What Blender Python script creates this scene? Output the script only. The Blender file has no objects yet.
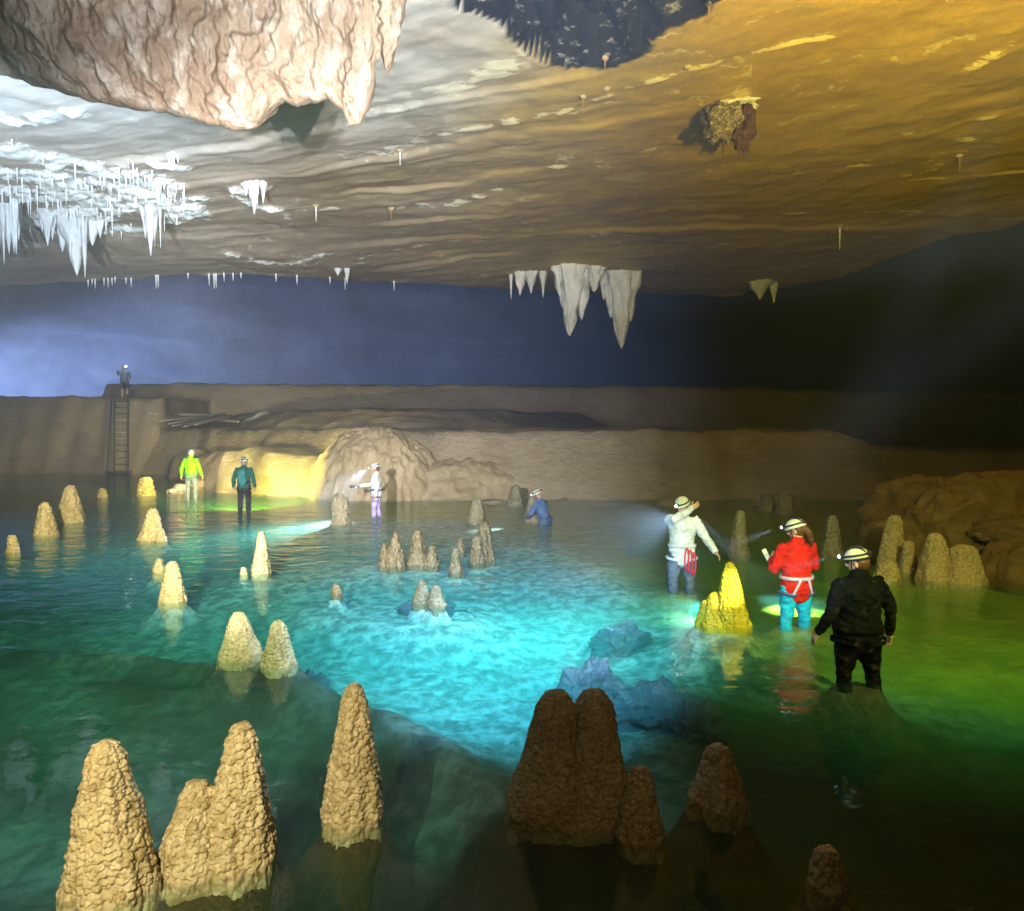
import bpy, math, random
import numpy as np
from mathutils import Vector, Matrix
R = math.radians
random.seed(7)
rng = np.random.RandomState(11)
sc = bpy.context.scene
COL = sc.collection

# ------------------------------------------------------------------ camera model
F, CX, CY, CAMH = 740.0, 512.0, 455.5, 2.43
PITCH = math.atan((455.5 - 428.0) / F)
FWD = Vector((0, math.cos(PITCH), -math.sin(PITCH)))
UP = Vector((0, math.sin(PITCH), math.cos(PITCH)))
def ray(px, py):
    return Vector(((px - CX) / F, 0, 0)) + UP * ((CY - py) / F) + FWD
def W(px, py, z=0.0):                      # point of the level z seen at a pixel
    d = ray(px, py); t = (z - CAMH) / d.z
    return Vector((d.x * t, d.y * t, z))
def D(px, py, Y):                          # point at depth Y
    d = ray(px, py); t = Y / d.y
    return Vector((d.x * t, Y, CAMH + d.z * t))

# ------------------------------------------------------------------ noise
_p = rng.permutation(256); PERM = np.concatenate([_p, _p, _p])
_g = rng.normal(size=(256, 3)); _g /= np.linalg.norm(_g, axis=1)[:, None]
def pn(x, y, z):
    x, y, z = np.broadcast_arrays(np.asarray(x, float), np.asarray(y, float), np.asarray(z, float))
    xi, yi, zi = np.floor(x).astype(int), np.floor(y).astype(int), np.floor(z).astype(int)
    xf, yf, zf = x - xi, y - yi, z - zi
    u, v, w = [t * t * t * (t * (t * 6 - 15) + 10) for t in (xf, yf, zf)]
    def g(a, b, c):
        h = PERM[PERM[PERM[(xi + a) & 255] + ((yi + b) & 255)] + ((zi + c) & 255)]
        q = _g[h]
        return q[..., 0] * (xf - a) + q[..., 1] * (yf - b) + q[..., 2] * (zf - c)
    l = lambda a, b, t: a + (b - a) * t
    return 1.5 * l(l(l(g(0,0,0), g(1,0,0), u), l(g(0,1,0), g(1,1,0), u), v),
             l(l(g(0,0,1), g(1,0,1), u), l(g(0,1,1), g(1,1,1), u), v), w)
def fbm(x, y, z, o=4, gain=.5):
    s, a, f = 0, 1.0, 1.0
    for i in range(o):
        s = s + a * pn(x * f + 17.3 * i, y * f + 5.1 * i, z * f - 9.7 * i); a *= gain; f *= 2.03
    return s
def ridged(x, y, z, o=3):
    s, a, f = 0, 1.0, 1.0
    for i in range(o):
        s = s + a * (1 - np.abs(pn(x * f + 7.3 * i, y * f, z * f)) * 2); a *= .5; f *= 2.1
    return s
def worley(x, y, z, full=False):
    x, y, z = np.broadcast_arrays(np.asarray(x, float), np.asarray(y, float), np.asarray(z, float))
    xi, yi, zi = np.floor(x).astype(int), np.floor(y).astype(int), np.floor(z).astype(int)
    best = np.full(x.shape, 9.0); bz = np.zeros(x.shape); bh = np.zeros(x.shape)
    for a in (-1, 0, 1):
        for b in (-1, 0, 1):
            for c in (-1, 0, 1):
                h = PERM[PERM[PERM[(xi + a) & 255] + ((yi + b) & 255)] + ((zi + c) & 255)]
                ox, oy, oz = h / 256., PERM[h] / 256., PERM[PERM[h] + 7] / 256.
                d = (xi + a + ox - x) ** 2 + (yi + b + oy - y) ** 2 + (zi + c + oz - z) ** 2
                k = d < best; bz = np.where(k, zi + c + oz - z, bz); bh = np.where(k, PERM[h + 31] / 256., bh)
                best = np.minimum(best, d)
    return (np.sqrt(best), bz, bh) if full else np.sqrt(best)
def sst(a, b, x):
    t = np.clip((x - a) / (b - a), 0, 1); return t * t * (3 - 2 * t)

# ------------------------------------------------------------------ mesh helpers
def mesh_from(name, V, faces, mat, parent=None, smooth=True, attrs=None):
    me = bpy.data.meshes.new(name)
    V = np.asarray(V, float).reshape(-1, 3)
    if isinstance(faces, np.ndarray):
        nf, k = faces.shape
        me.vertices.add(len(V)); me.vertices.foreach_set('co', V.ravel())
        me.loops.add(nf * k); me.loops.foreach_set('vertex_index', faces.ravel().astype(np.int32))
        me.polygons.add(nf); me.polygons.foreach_set('loop_start', np.arange(0, nf * k, k, dtype=np.int32))
        me.polygons.foreach_set('loop_total', np.full(nf, k, dtype=np.int32))
        me.update(calc_edges=True); me.validate()
    else:
        me.from_pydata([tuple(v) for v in V], [], faces); me.update()
    if smooth: me.polygons.foreach_set('use_smooth', [True] * len(me.polygons))
    for k, a in (attrs or {}).items():
        a = np.asarray(a, float)
        if a.ndim == 1:
            at = me.attributes.new(k, 'FLOAT', 'POINT'); at.data.foreach_set('value', a)
        else:
            at = me.attributes.new(k, 'FLOAT_VECTOR', 'POINT'); at.data.foreach_set('vector', a.ravel())
    if mat: me.materials.append(mat)
    o = bpy.data.objects.new(name, me); COL.objects.link(o)
    if parent: o.parent = parent
    return o
def grid_faces(nu, nv, wrap_u=False):
    i = np.arange(nu if wrap_u else nu - 1)[:, None]; j = np.arange(nv - 1)[None, :]
    a = i * nv + j; b = ((i + 1) % nu) * nv + j
    return np.stack([a, b, b + 1, a + 1], -1).reshape(-1, 4)
def grid_normals(P):
    du = np.gradient(P, axis=0); dv = np.gradient(P, axis=1)
    n = np.cross(du, dv); n /= np.linalg.norm(n, axis=2)[..., None] + 1e-9
    return n
def tag(o, label=None, cat=None, group=None, kind=None):
    if label: o['label'] = label
    if cat: o['category'] = cat
    if group: o['group'] = group
    if kind: o['kind'] = kind
    return o
def empty(name, loc, rz=0):
    o = bpy.data.objects.new(name, None); COL.objects.link(o)
    o.location = loc; o.rotation_euler = (0, 0, rz); o.empty_display_size = .1
    return o

class MB:                                  # collects closed tubes, bands and blobs in one mesh
    def __init__(s): s.v, s.f = [], []
    def tube(s, pts, rad, n=12, side=None, cap=True):
        """pts: centres; rad: radius or (ra, rb); side: the direction of ra."""
        pts = [Vector(p) for p in pts]
        rad = [(r, r) if not isinstance(r, (tuple, list)) else r for r in (rad if isinstance(rad, (list,)) else [rad] * len(pts))]
        m = len(pts); rings = []
        prev = None
        for i, p in enumerate(pts):
            t = (pts[min(i + 1, m - 1)] - pts[max(i - 1, 0)]).normalized()
            sd = Vector(side) if side is not None else (prev if prev is not None else (Vector((1, 0, 0)) if abs(t.x) < .9 else Vector((0, 1, 0))))
            a = (sd - t * sd.dot(t)).normalized(); b = t.cross(a); prev = a
            if cap and i == 0:
                for q in (.95, .6):
                    k = math.sqrt(1 - q * q); h = min(rad[0]) * q
                    rings.append((p - t * h, a * rad[0][0] * k, b * rad[0][1] * k))
            rings.append((p, a * rad[i][0], b * rad[i][1]))
            if cap and i == m - 1:
                for q in (.6, .95):
                    k = math.sqrt(1 - q * q); h = min(rad[i]) * q
                    rings.append((p + t * h, a * rad[i][0] * k, b * rad[i][1] * k))
        base = len(s.v)
        for c, a, b in rings:
            for j in range(n):
                an = 2 * math.pi * j / n
                s.v.append(c + a * math.cos(an) + b * math.sin(an))
        for i in range(len(rings) - 1):
            for j in range(n):
                s.f.append((base + i * n + j, base + i * n + (j + 1) % n, base + (i + 1) * n + (j + 1) % n, base + (i + 1) * n + j))
        s.f.append(tuple(base + j for j in reversed(range(n))))
        e = base + (len(rings) - 1) * n
        s.f.append(tuple(e + j for j in range(n)))
        return s
    def ell(s, c, r, n=16, m=10, rot=None, zmin=-1.0):
        base = len(s.v); c = Vector(c); rot = rot or Matrix.Identity(3)
        t0 = math.acos(max(-1, min(1, zmin)))
        for i in range(m + 1):
            th = max(1e-3, min(math.pi - 1e-3, t0 * i / m))
            for j in range(n):
                ph = 2 * math.pi * j / n
                s.v.append(c + rot @ Vector((r[0] * math.sin(th) * math.cos(ph), r[1] * math.sin(th) * math.sin(ph), r[2] * math.cos(th))))
        for i in range(m):
            for j in range(n):
                s.f.append((base + i * n + j, base + (i + 1) * n + j, base + (i + 1) * n + (j + 1) % n, base + i * n + (j + 1) % n))
        s.f.append(tuple(base + j for j in range(n)))
        e = base + m * n
        s.f.append(tuple(e + j for j in reversed(range(n))))
        return s
    def band(s, c, rx, ry, w, t=.012, tilt=0.0, n=28, side=(1, 0, 0), fwd=(0, 1, 0)):
        """a strap lying round an ellipse"""
        c = Vector(c); sd, fw = Vector(side), Vector(fwd); up = sd.cross(fw).normalized()
        base = len(s.v)
        for j in range(n):
            an = 2 * math.pi * j / n
            d = sd * math.cos(an) * rx + fw * math.sin(an) * ry
            o = (sd * math.cos(an) + fw * math.sin(an)) * t
            z = up * (tilt * math.cos(an))
            for (q, h) in ((0, -1), (1, -1), (1, 1), (0, 1)):
                s.v.append(c + d + o * q + z + up * (h * w / 2))
        for j in range(n):
            k = (j + 1) % n
            for q in range(4):
                r = (q + 1) % 4
                s.f.append((base + j * 4 + q, base + k * 4 + q, base + k * 4 + r, base + j * 4 + r))
        return s
    def box(s, c, d, rot=None):
        base = len(s.v); c = Vector(c); rot = rot or Matrix.Identity(3)
        for sx in (-1, 1):
            for sy in (-1, 1):
                for sz in (-1, 1): s.v.append(c + rot @ Vector((sx * d[0] / 2, sy * d[1] / 2, sz * d[2] / 2)))
        for f in ((0,1,3,2),(4,6,7,5),(0,4,5,1),(2,3,7,6),(0,2,6,4),(1,5,7,3)): s.f.append(tuple(base + i for i in f))
        return s
    def build(s, name, mat, parent=None, voxel=None, smooth_it=0, wrinkle=0.0, wscale=14.0, bevel=0):
        o = mesh_from(name, s.v, s.f, mat, parent)
        if voxel or bevel:
            if voxel:
                m = o.modifiers.new('r', 'REMESH'); m.mode = 'VOXEL'; m.voxel_size = voxel; m.use_smooth_shade = True
                if smooth_it:
                    k = o.modifiers.new('s', 'SMOOTH'); k.factor = .5; k.iterations = smooth_it
            if bevel:
                k = o.modifiers.new('b', 'BEVEL'); k.width = bevel; k.segments = 2; k.limit_method = 'ANGLE'
            dg = bpy.context.evaluated_depsgraph_get(); dg.update()
            me = bpy.data.meshes.new_from_object(o.evaluated_get(dg))
            o.modifiers.clear(); old = o.data; o.data = me; bpy.data.meshes.remove(old); me.name = name
            if not me.materials: me.materials.append(mat)
            n = len(me.vertices)
            if wrinkle and n:
                co = np.zeros(n * 3); me.vertices.foreach_get('co', co); co = co.reshape(-1, 3)
                no = np.zeros(n * 3); me.vertices.foreach_get('normal', no); no = no.reshape(-1, 3)
                q = co * wscale
                d = fbm(q[:, 0], q[:, 1], q[:, 2] * 1.4, 3) + .7 * ridged(q[:, 0] * .6, q[:, 1] * .6, q[:, 2] * 1.2, 1)
                co += no * (wrinkle * (d - .4))[:, None]
                me.vertices.foreach_set('co', co.ravel()); me.update()
            me.polygons.foreach_set('use_smooth', [True] * len(me.polygons))
        return o

# ------------------------------------------------------------------ materials
def mat(name):
    m = bpy.data.materials.new(name); m.use_nodes = True
    nt = m.node_tree; nt.nodes.clear()
    out = nt.nodes.new('ShaderNodeOutputMaterial')
    return m, nt, out
def N(nt, t, **kw):
    n = nt.nodes.new(t)
    for k, v in kw.items():
        if k.startswith('i_'): n.inputs[k[2:].replace('_', ' ')].default_value = v
        else: setattr(n, k, v)
    return n
def mixc(nt, fac, a, b, blend='MIX'):
    n = nt.nodes.new('ShaderNodeMix'); n.data_type = 'RGBA'; n.blend_type = blend
    for s, v in ((n.inputs[0], fac), (n.inputs[6], a), (n.inputs[7], b)):
        if hasattr(v, 'links'): nt.links.new(v, s)
        else: s.default_value = v if not isinstance(v, tuple) else (*v, 1)
    return n.outputs[2]
def ramp(nt, fac, p0, p1):
    n = nt.nodes.new('ShaderNodeMapRange'); n.interpolation_type = 'SMOOTHSTEP'
    n.inputs[1].default_value = p0; n.inputs[2].default_value = p1
    nt.links.new(fac, n.inputs[0]); return n.outputs[0]
def noise(nt, vec, scale, detail=5, rough=.55, dist=0):
    n = nt.nodes.new('ShaderNodeTexNoise'); n.inputs['Scale'].default_value = scale
    n.inputs['Detail'].default_value = detail; n.inputs['Roughness'].default_value = rough; n.inputs['Distortion'].default_value = dist
    if vec is not None: nt.links.new(vec, n.inputs['Vector'])
    return n.outputs['Fac']
def mapping(nt, vec, scale):
    n = nt.nodes.new('ShaderNodeMapping'); n.inputs['Scale'].default_value = scale
    nt.links.new(vec, n.inputs['Vector']); return n.outputs[0]
def attr(nt, name):
    n = nt.nodes.new('ShaderNodeAttribute'); n.attribute_name = name; return n
def objco(nt): return nt.nodes.new('ShaderNodeTexCoord').outputs['Object']
def geoco(nt): return nt.nodes.new('ShaderNodeNewGeometry').outputs['Position']
def finish(nt, out, col, rough=.7, h=None, dist=.02, strength=.6, spec=.4, coat=0):
    b = nt.nodes.new('ShaderNodeBsdfPrincipled')
    if hasattr(col, 'links'): nt.links.new(col, b.inputs['Base Color'])
    else: b.inputs['Base Color'].default_value = (*col, 1)
    if hasattr(rough, 'links'): nt.links.new(rough, b.inputs['Roughness'])
    else: b.inputs['Roughness'].default_value = rough
    b.inputs['Specular IOR Level'].default_value = spec
    b.inputs['Coat Weight'].default_value = coat
    if h is not None:
        bm = nt.nodes.new('ShaderNodeBump'); bm.inputs['Distance'].default_value = dist; bm.inputs['Strength'].default_value = strength
        nt.links.new(h, bm.inputs['Height']); nt.links.new(bm.outputs[0], b.inputs['Normal'])
    nt.links.new(b.outputs[0], out.inputs[0])
    return b
def madd(nt, a, b, op='ADD'):
    n = nt.nodes.new('ShaderNodeMath'); n.operation = op
    for s, v in ((n.inputs[0], a), (n.inputs[1], b)):
        if hasattr(v, 'links'): nt.links.new(v, s)
        else: s.default_value = v
    return n.outputs[0]

def make_ceiling_mat():
    m, nt, out = mat('cave_roof_rock')
    st = attr(nt, 'strata').outputs['Vector']
    p = geoco(nt)
    n1 = noise(nt, mapping(nt, st, (.75, .11, 1)), 1.0, 7, .6, .9)
    n2 = noise(nt, mapping(nt, st, (3.2, .45, 1)), 1.0, 7, .65, .8)
    n3 = noise(nt, p, .35, 5, .6, .5)
    n4 = noise(nt, p, 6.0, 8, .7)
    grey = mixc(nt, ramp(nt, n1, .35, .65), (.31, .235, .17), (.46, .375, .29))
    och = mixc(nt, ramp(nt, n1, .35, .68), (.33, .205, .002), (.50, .325, .006))
    c = mixc(nt, attr(nt, 'ochre').outputs['Fac'], grey, och)
    c = mixc(nt, ramp(nt, n2, .58, .85), c, mixc(nt, .4, c, (.12, .07, .04)))
    c = mixc(nt, ramp(nt, n3, .55, .75), c, mixc(nt, .45, c, (.30, .27, .10)))
    c = mixc(nt, ramp(nt, n4, .3, .75), mixc(nt, .3, c, (.1, .06, .03)), c)
    pale = attr(nt, 'pale').outputs['Fac']
    c = mixc(nt, pale, c, mixc(nt, ramp(nt, n1, .35, .65), (.56, .53, .50), (.80, .79, .77)))
    cr = attr(nt, 'crust').outputs['Fac']
    crf = ramp(nt, madd(nt, cr, madd(nt, madd(nt, noise(nt, mapping(nt, p, (.7, 1.3, 1)), 7.5, 7, .75), -.52), 1.7, 'MULTIPLY'), 'ADD'), .28, .46)
    c = mixc(nt, crf, c, mixc(nt, attr(nt, 'ochre').outputs['Fac'], (.80, .80, .78), (.72, .58, .22)))
    cv = nt.nodes.new('ShaderNodeTexVoronoi'); cv.feature = 'DISTANCE_TO_EDGE'; cv.inputs['Scale'].default_value = 1.0
    wv = nt.nodes.new('ShaderNodeVectorMath'); wv.operation = 'MULTIPLY_ADD'
    wn = nt.nodes.new('ShaderNodeTexNoise'); wn.inputs['Scale'].default_value = 1.3; wn.inputs['Detail'].default_value = 6; nt.links.new(p, wn.inputs['Vector'])
    nt.links.new(wn.outputs['Color'], wv.inputs[0]); wv.inputs[1].default_value = (.9, .5, .5); nt.links.new(mapping(nt, st, (.55, .16, .5)), wv.inputs[2])
    nt.links.new(wv.outputs[0], cv.inputs['Vector'])
    line = madd(nt, ramp(nt, cv.outputs['Distance'], .022, .004), ramp(nt, noise(nt, p, .9, 5, .65), .52, .60), 'MULTIPLY')
    c = mixc(nt, madd(nt, line, .8, 'MULTIPLY'), c, mixc(nt, attr(nt, 'ochre').outputs['Fac'], (.66, .63, .58), (.64, .52, .20)))
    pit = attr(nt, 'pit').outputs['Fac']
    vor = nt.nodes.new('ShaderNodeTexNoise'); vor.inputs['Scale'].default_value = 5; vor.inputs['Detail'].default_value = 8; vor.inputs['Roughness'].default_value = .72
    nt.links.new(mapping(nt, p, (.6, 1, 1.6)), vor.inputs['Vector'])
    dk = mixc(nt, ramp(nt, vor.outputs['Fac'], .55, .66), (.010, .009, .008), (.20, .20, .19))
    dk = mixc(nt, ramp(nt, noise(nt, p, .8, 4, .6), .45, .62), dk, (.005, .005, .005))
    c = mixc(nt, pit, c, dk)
    h = madd(nt, madd(nt, madd(nt, n2, n4), madd(nt, n4, n3)), madd(nt, noise(nt, p, 22, 6, .7), .6, 'MULTIPLY'))
    b = finish(nt, out, c, .62, h, .04, .3, .35)
    nt.links.new(madd(nt, .32, madd(nt, pit, -.3, 'MULTIPLY')), b.inputs['Specular IOR Level'])
    return m
def rock_mat(name, c0, c1, c2, sc_=1.0, rough=.65, dist=.05, zst=1.0, bump_scale=9):
    m, nt, out = mat(name)
    p = geoco(nt); q = mapping(nt, p, (1, 1, zst))
    n1 = noise(nt, q, .55 * sc_, 6, .6, .6); n2 = noise(nt, q, 3.2 * sc_, 8, .65, .3); n3 = noise(nt, p, bump_scale * sc_, 8, .7)
    c = mixc(nt, ramp(nt, n1, .35, .68), c0, c1)
    c = mixc(nt, ramp(nt, n2, .45, .72), c, c2)
    c = mixc(nt, ramp(nt, n3, .3, .6), mixc(nt, .35, c, c0), c)
    finish(nt, out, c, rough, madd(nt, madd(nt, n2, 1.5, 'MULTIPLY'), n3), dist, .8, .4)
    return m
def stalagmite_mat(name, c0, c1, c2, sc_=1.0, rough=.5):
    m, nt, out = mat(name)
    p = geoco(nt)
    v = nt.nodes.new('ShaderNodeTexVoronoi'); v.inputs['Scale'].default_value = 34 * sc_
    nt.links.new(mapping(nt, p, (1, 1, .75)), v.inputs['Vector'])
    sep = nt.nodes.new('ShaderNodeSeparateColor'); nt.links.new(v.outputs['Color'], sep.inputs[0])
    n1 = noise(nt, p, 2.5, 5, .6); n2 = noise(nt, p, 60 * sc_, 6, .7)
    c = mixc(nt, ramp(nt, n1, .35, .7), c0, c1)
    c = mixc(nt, madd(nt, sep.outputs[0], .75, 'MULTIPLY'), c, c2)
    c = mixc(nt, ramp(nt, noise(nt, mapping(nt, p, (1, 1, .35)), 5.0, 6, .65, .4), .52, .72), c, mixc(nt, .45, c, (.16, .09, .03)))
    inv = madd(nt, 1.0, v.outputs['Distance'], 'SUBTRACT')
    finish(nt, out, c, rough, madd(nt, inv, madd(nt, n2, .6, 'MULTIPLY')), .014 / sc_, .8, .45)
    return m
def simple(name, c, rough=.7, bs=40, dist=.003, vary=.25, spec=.35, coat=0, metal=0, mud=0):
    m, nt, out = mat(name)
    p = objco(nt)
    n1 = noise(nt, p, 5, 5, .6); n2 = noise(nt, p, bs, 5, .6)
    d = tuple(x * (1 - vary) for x in c)
    col = mixc(nt, ramp(nt, n1, .35, .65), d, c)
    if mud: col = mixc(nt, madd(nt, ramp(nt, noise(nt, p, 6, 7, .7, .5), .50, .72), mud, 'MULTIPLY'), col, (.10, .07, .035))
    b = finish(nt, out, col, rough, n2, dist, .5, spec, coat); b.inputs['Metallic'].default_value = metal
    return m
def emit(name, c, s):
    m, nt, out = mat(name)
    e = N(nt, 'ShaderNodeEmission'); e.inputs[0].default_value = (*c, 1); e.inputs[1].default_value = s
    nt.links.new(e.outputs[0], out.inputs[0]); return m

M = {}
M['ceiling'] = make_ceiling_mat()
M['far'] = rock_mat('far_cavern_rock', (.075, .075, .085), (.085, .085, .095), (.11, .11, .12), .25, .9, .05, 1.6, 3)
M['mud'] = rock_mat('mud_bank_earth', (.33, .255, .175), (.43, .35, .255), (.48, .40, .30), .8, .6, .06, 3.0, 6)
M['flow'] = rock_mat('flowstone_cream', (.17, .11, .07), (.30, .23, .16), (.43, .375, .305), 1.0, .42, .05, .45, 9)
M['mound'] = rock_mat('flowstone_tan', (.36, .27, .16), (.48, .38, .25), (.55, .45, .32), 1.2, .5, .05, .6, 8)
M['boulder'] = rock_mat('ochre_boulder_rock', (.13, .085, .022), (.20, .135, .035), (.25, .18, .055), 1.0, .65, .05, 1.5, 8)
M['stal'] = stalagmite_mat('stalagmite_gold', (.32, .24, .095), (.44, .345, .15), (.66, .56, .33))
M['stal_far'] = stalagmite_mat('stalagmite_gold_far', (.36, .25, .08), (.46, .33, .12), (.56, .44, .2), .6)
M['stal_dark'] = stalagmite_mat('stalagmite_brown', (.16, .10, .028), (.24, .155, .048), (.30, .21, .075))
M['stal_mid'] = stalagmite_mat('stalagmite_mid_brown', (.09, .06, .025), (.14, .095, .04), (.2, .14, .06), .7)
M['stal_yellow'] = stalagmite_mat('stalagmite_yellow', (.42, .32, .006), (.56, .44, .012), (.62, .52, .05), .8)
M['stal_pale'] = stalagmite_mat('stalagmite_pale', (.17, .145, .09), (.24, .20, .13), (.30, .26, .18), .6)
M['white'] = rock_mat('white_calcite', (.56, .56, .55), (.74, .74, .73), (.82, .82, .80), 2.5, .5, .03, .6, 14)
M['straw'] = simple('soda_straw_calcite', (.78, .78, .76), .4, 60, .002, .1)
M['dirty'] = rock_mat('dark_speckled_calcite', (.055, .035, .025), (.13, .09, .05), (.62, .60, .44), 4.5, .6, .04, 1, 14)
M['brownrock'] = rock_mat('dark_red_brown_rock', (.04, .016, .014), (.075, .03, .022), (.11, .05, .03), 3, .6, .03, 1, 12)
M['sunk'] = rock_mat('submerged_rock_silhouette', (.05, .06, .075), (.09, .10, .12), (.14, .15, .16), 2.0, .7, .03)  # dark colour stands in for the rocks' unlit, silhouetted faces
M['metal'] = simple('ladder_metal', (.16, .16, .17), .45, 60, .002, .3, .5, 0, .6)
M['wood'] = simple('bleached_wood', (.62, .58, .54), .7, 50, .004, .3)

# lake bed
m, nt, out = mat('lake_bed_calcite'); p = geoco(nt)
n1 = noise(nt, p, 1.1, 6, .6, .6); n2 = noise(nt, mapping(nt, p, (1, .8, 1)), 6.5, 7, .62, .2); n3 = noise(nt, p, 20, 6, .7)
pale = mixc(nt, ramp(nt, n2, .36, .66), (.24, .27, .24), (.78, .80, .72))
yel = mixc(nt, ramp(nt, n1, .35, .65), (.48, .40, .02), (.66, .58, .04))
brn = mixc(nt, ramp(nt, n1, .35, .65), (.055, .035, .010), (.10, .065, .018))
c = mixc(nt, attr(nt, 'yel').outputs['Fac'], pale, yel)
c = mixc(nt, attr(nt, 'mud').outputs['Fac'], c, brn)  # this weight holds shelf mud and painted foreground shade
finish(nt, out, c, .75, madd(nt, madd(nt, n2, 2.0, 'MULTIPLY'), n3), .07, .8, .2)
M['bed'] = m

# water: Fresnel mirror over a clear surface, tinted by its depth
m, nt, out = mat('cave_pool_water'); p = geoco(nt)
rip = attr(nt, 'ripple').outputs['Fac']
w1 = noise(nt, mapping(nt, p, (1.0, 1.5, 1)), 3.2, 3, .5, .4)
w2 = noise(nt, mapping(nt, p, (1.0, 1.8, 1)), 1.1, 2, .5, .3)
hh = madd(nt, madd(nt, w1, rip, 'MULTIPLY'), madd(nt, w2, madd(nt, rip, 1.6, 'MULTIPLY'), 'MULTIPLY'))
bp = N(nt, 'ShaderNodeBump'); bp.inputs['Distance'].default_value = .05; bp.inputs['Strength'].default_value = 1.0
nt.links.new(hh, bp.inputs['Height'])
fr = N(nt, 'ShaderNodeFresnel'); fr.inputs[0].default_value = 1.30; nt.links.new(bp.outputs[0], fr.inputs['Normal'])
bfc = nt.nodes.new('ShaderNodeNewGeometry').outputs['Backfacing']
nt.links.new(madd(nt, 1.33, madd(nt, bfc, 1.33 - 1 / 1.33, 'MULTIPLY'), 'SUBTRACT'), fr.inputs[0])
gl = N(nt, 'ShaderNodeBsdfGlossy'); gl.inputs['Roughness'].default_value = .03; nt.links.new(bp.outputs[0], gl.inputs['Normal'])
tr = N(nt, 'ShaderNodeBsdfTransparent')
mx = N(nt, 'ShaderNodeMixShader'); nt.links.new(fr.outputs[0], mx.inputs[0]); nt.links.new(tr.outputs[0], mx.inputs[1]); nt.links.new(gl.outputs[0], mx.inputs[2])
nt.links.new(mx.outputs[0], out.inputs['Surface'])
va = N(nt, 'ShaderNodeVolumeAbsorption'); va.inputs['Color'].default_value = (.22, .84, .78, 1); va.inputs['Density'].default_value = 1.5
vs = N(nt, 'ShaderNodeVolumeScatter'); vs.inputs['Color'].default_value = (.12, .82, .60, 1); vs.inputs['Density'].default_value = .28; vs.inputs['Anisotropy'].default_value = .2
ad = N(nt, 'ShaderNodeAddShader'); nt.links.new(va.outputs[0], ad.inputs[0]); nt.links.new(vs.outputs[0], ad.inputs[1])
nt.links.new(ad.outputs[0], out.inputs['Volume'])
M['water'] = m

# haze
m, nt, out = mat('cave_mist')
pv = N(nt, 'ShaderNodeVolumePrincipled'); pv.inputs['Color'].default_value = (.72, .82, 1, 1); pv.inputs['Density'].default_value = .0085
pv.inputs['Anisotropy'].default_value = .65
nt.links.new(pv.outputs[0], out.inputs['Volume']); M['haze'] = m

# ------------------------------------------------------------------ ceiling
EDGE = [(-400, 292), (0, 278), (90, 274), (170, 265), (250, 263), (350, 272), (500, 288), (600, 297), (740, 297), (850, 276), (900, 258), (960, 240), (1024, 231), (1400, 215)]
ZE = 9.4
_ex = np.array([W(a, b, ZE).x for a, b in EDGE]); _ey = np.array([W(a, b, ZE).y for a, b in EDGE])
_o = np.argsort(_ex); _ex, _ey = _ex[_o], _ey[_o]
def edge_y(x): return np.interp(x, _ex, _ey)
def strata(x, y):
    a = .65 - .55 * np.clip((y - 13) / 14, 0, 1)
    return y + np.clip(x, -30, 24) * a
PIT = [W(px, py, 9.5) for px, py in ((458, 8), (500, 24), (528, 40), (543, 62), (572, 70), (615, 64), (648, 44), (664, 28), (705, 12), (730, -30), (640, -110), (520, -110), (455, -40))]
def in_poly(x, y, poly):
    """signed distance to a polygon, negative inside"""
    x = np.asarray(x, float); y = np.asarray(y, float)
    d = np.full(x.shape, 1e9); ins = np.zeros(x.shape, bool); n = len(poly)
    for i in range(n):
        ax, ay = poly[i][0], poly[i][1]; bx, by = poly[(i + 1) % n][0], poly[(i + 1) % n][1]
        ex, ey = bx - ax, by - ay
        t = np.clip(((x - ax) * ex + (y - ay) * ey) / (ex * ex + ey * ey), 0, 1)
        d = np.minimum(d, np.hypot(x - ax - ex * t, y - ay - ey * t))
        c = ((ay > y) != (by > y)) & (x < (bx - ax) * (y - ay) / (by - ay + 1e-12) + ax)
        ins ^= c
    return np.where(ins, -d, d)
def saw(t):
    f = t - np.floor(t)
    return np.where(f < .06, f / .06, 1 - (f - .06) / .94)   # jumps up-front, eases back
def ceil_z(x, y):
    x = np.asarray(x, float); y = np.asarray(y, float)
    wob = fbm(x * .12, y * .12, 3.0, 3) * 1.1 + fbm(x * .7, y * .7, 1.0, 3) * .16
    g = strata(x, y) + wob
    z = ZE + .12 + fbm(x * .06, y * .06, 8.0, 3) * .28
    k1 = np.clip(.25 + 1.3 * fbm(x * .13, y * .13, 21.0, 2), 0, 1); k2 = np.clip(1.6 * fbm(x * .22, y * .22, 31.0, 2), 0, 1)
    z = z - .12 * k1 * (saw(g / 3.1) - .4) - .035 * k2 * saw(g / 1.1 + .3)
    s_ = x * .1
    z = z + .03 * k1 * fbm(g * 2.2, s_, 1.0, 4) + .05 * fbm(x * .9, y * .9, 2.0, 5) + .016 * ridged(x * .7 + g * .4, y * .9, 5.0, 3) * (.4 + k2) + .007 * fbm(x * 4, y * 4, 1.0, 3)
    ed = edge_y(x) + fbm(x * .35, 0, 4.0, 3) * .5
    z = z - .5 * sst(-7, -2.5, y - ed) * sst(8, -14, x)
    z = z + 9 * sst(0, 3.0, y - ed) + 6 * sst(3, 12, y - ed)
    return z
def pit_sd(x, y): return in_poly(x, y, PIT) + fbm(np.asarray(x) * 1.5, np.asarray(y) * 1.5, 6.0, 3) * .34
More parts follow.
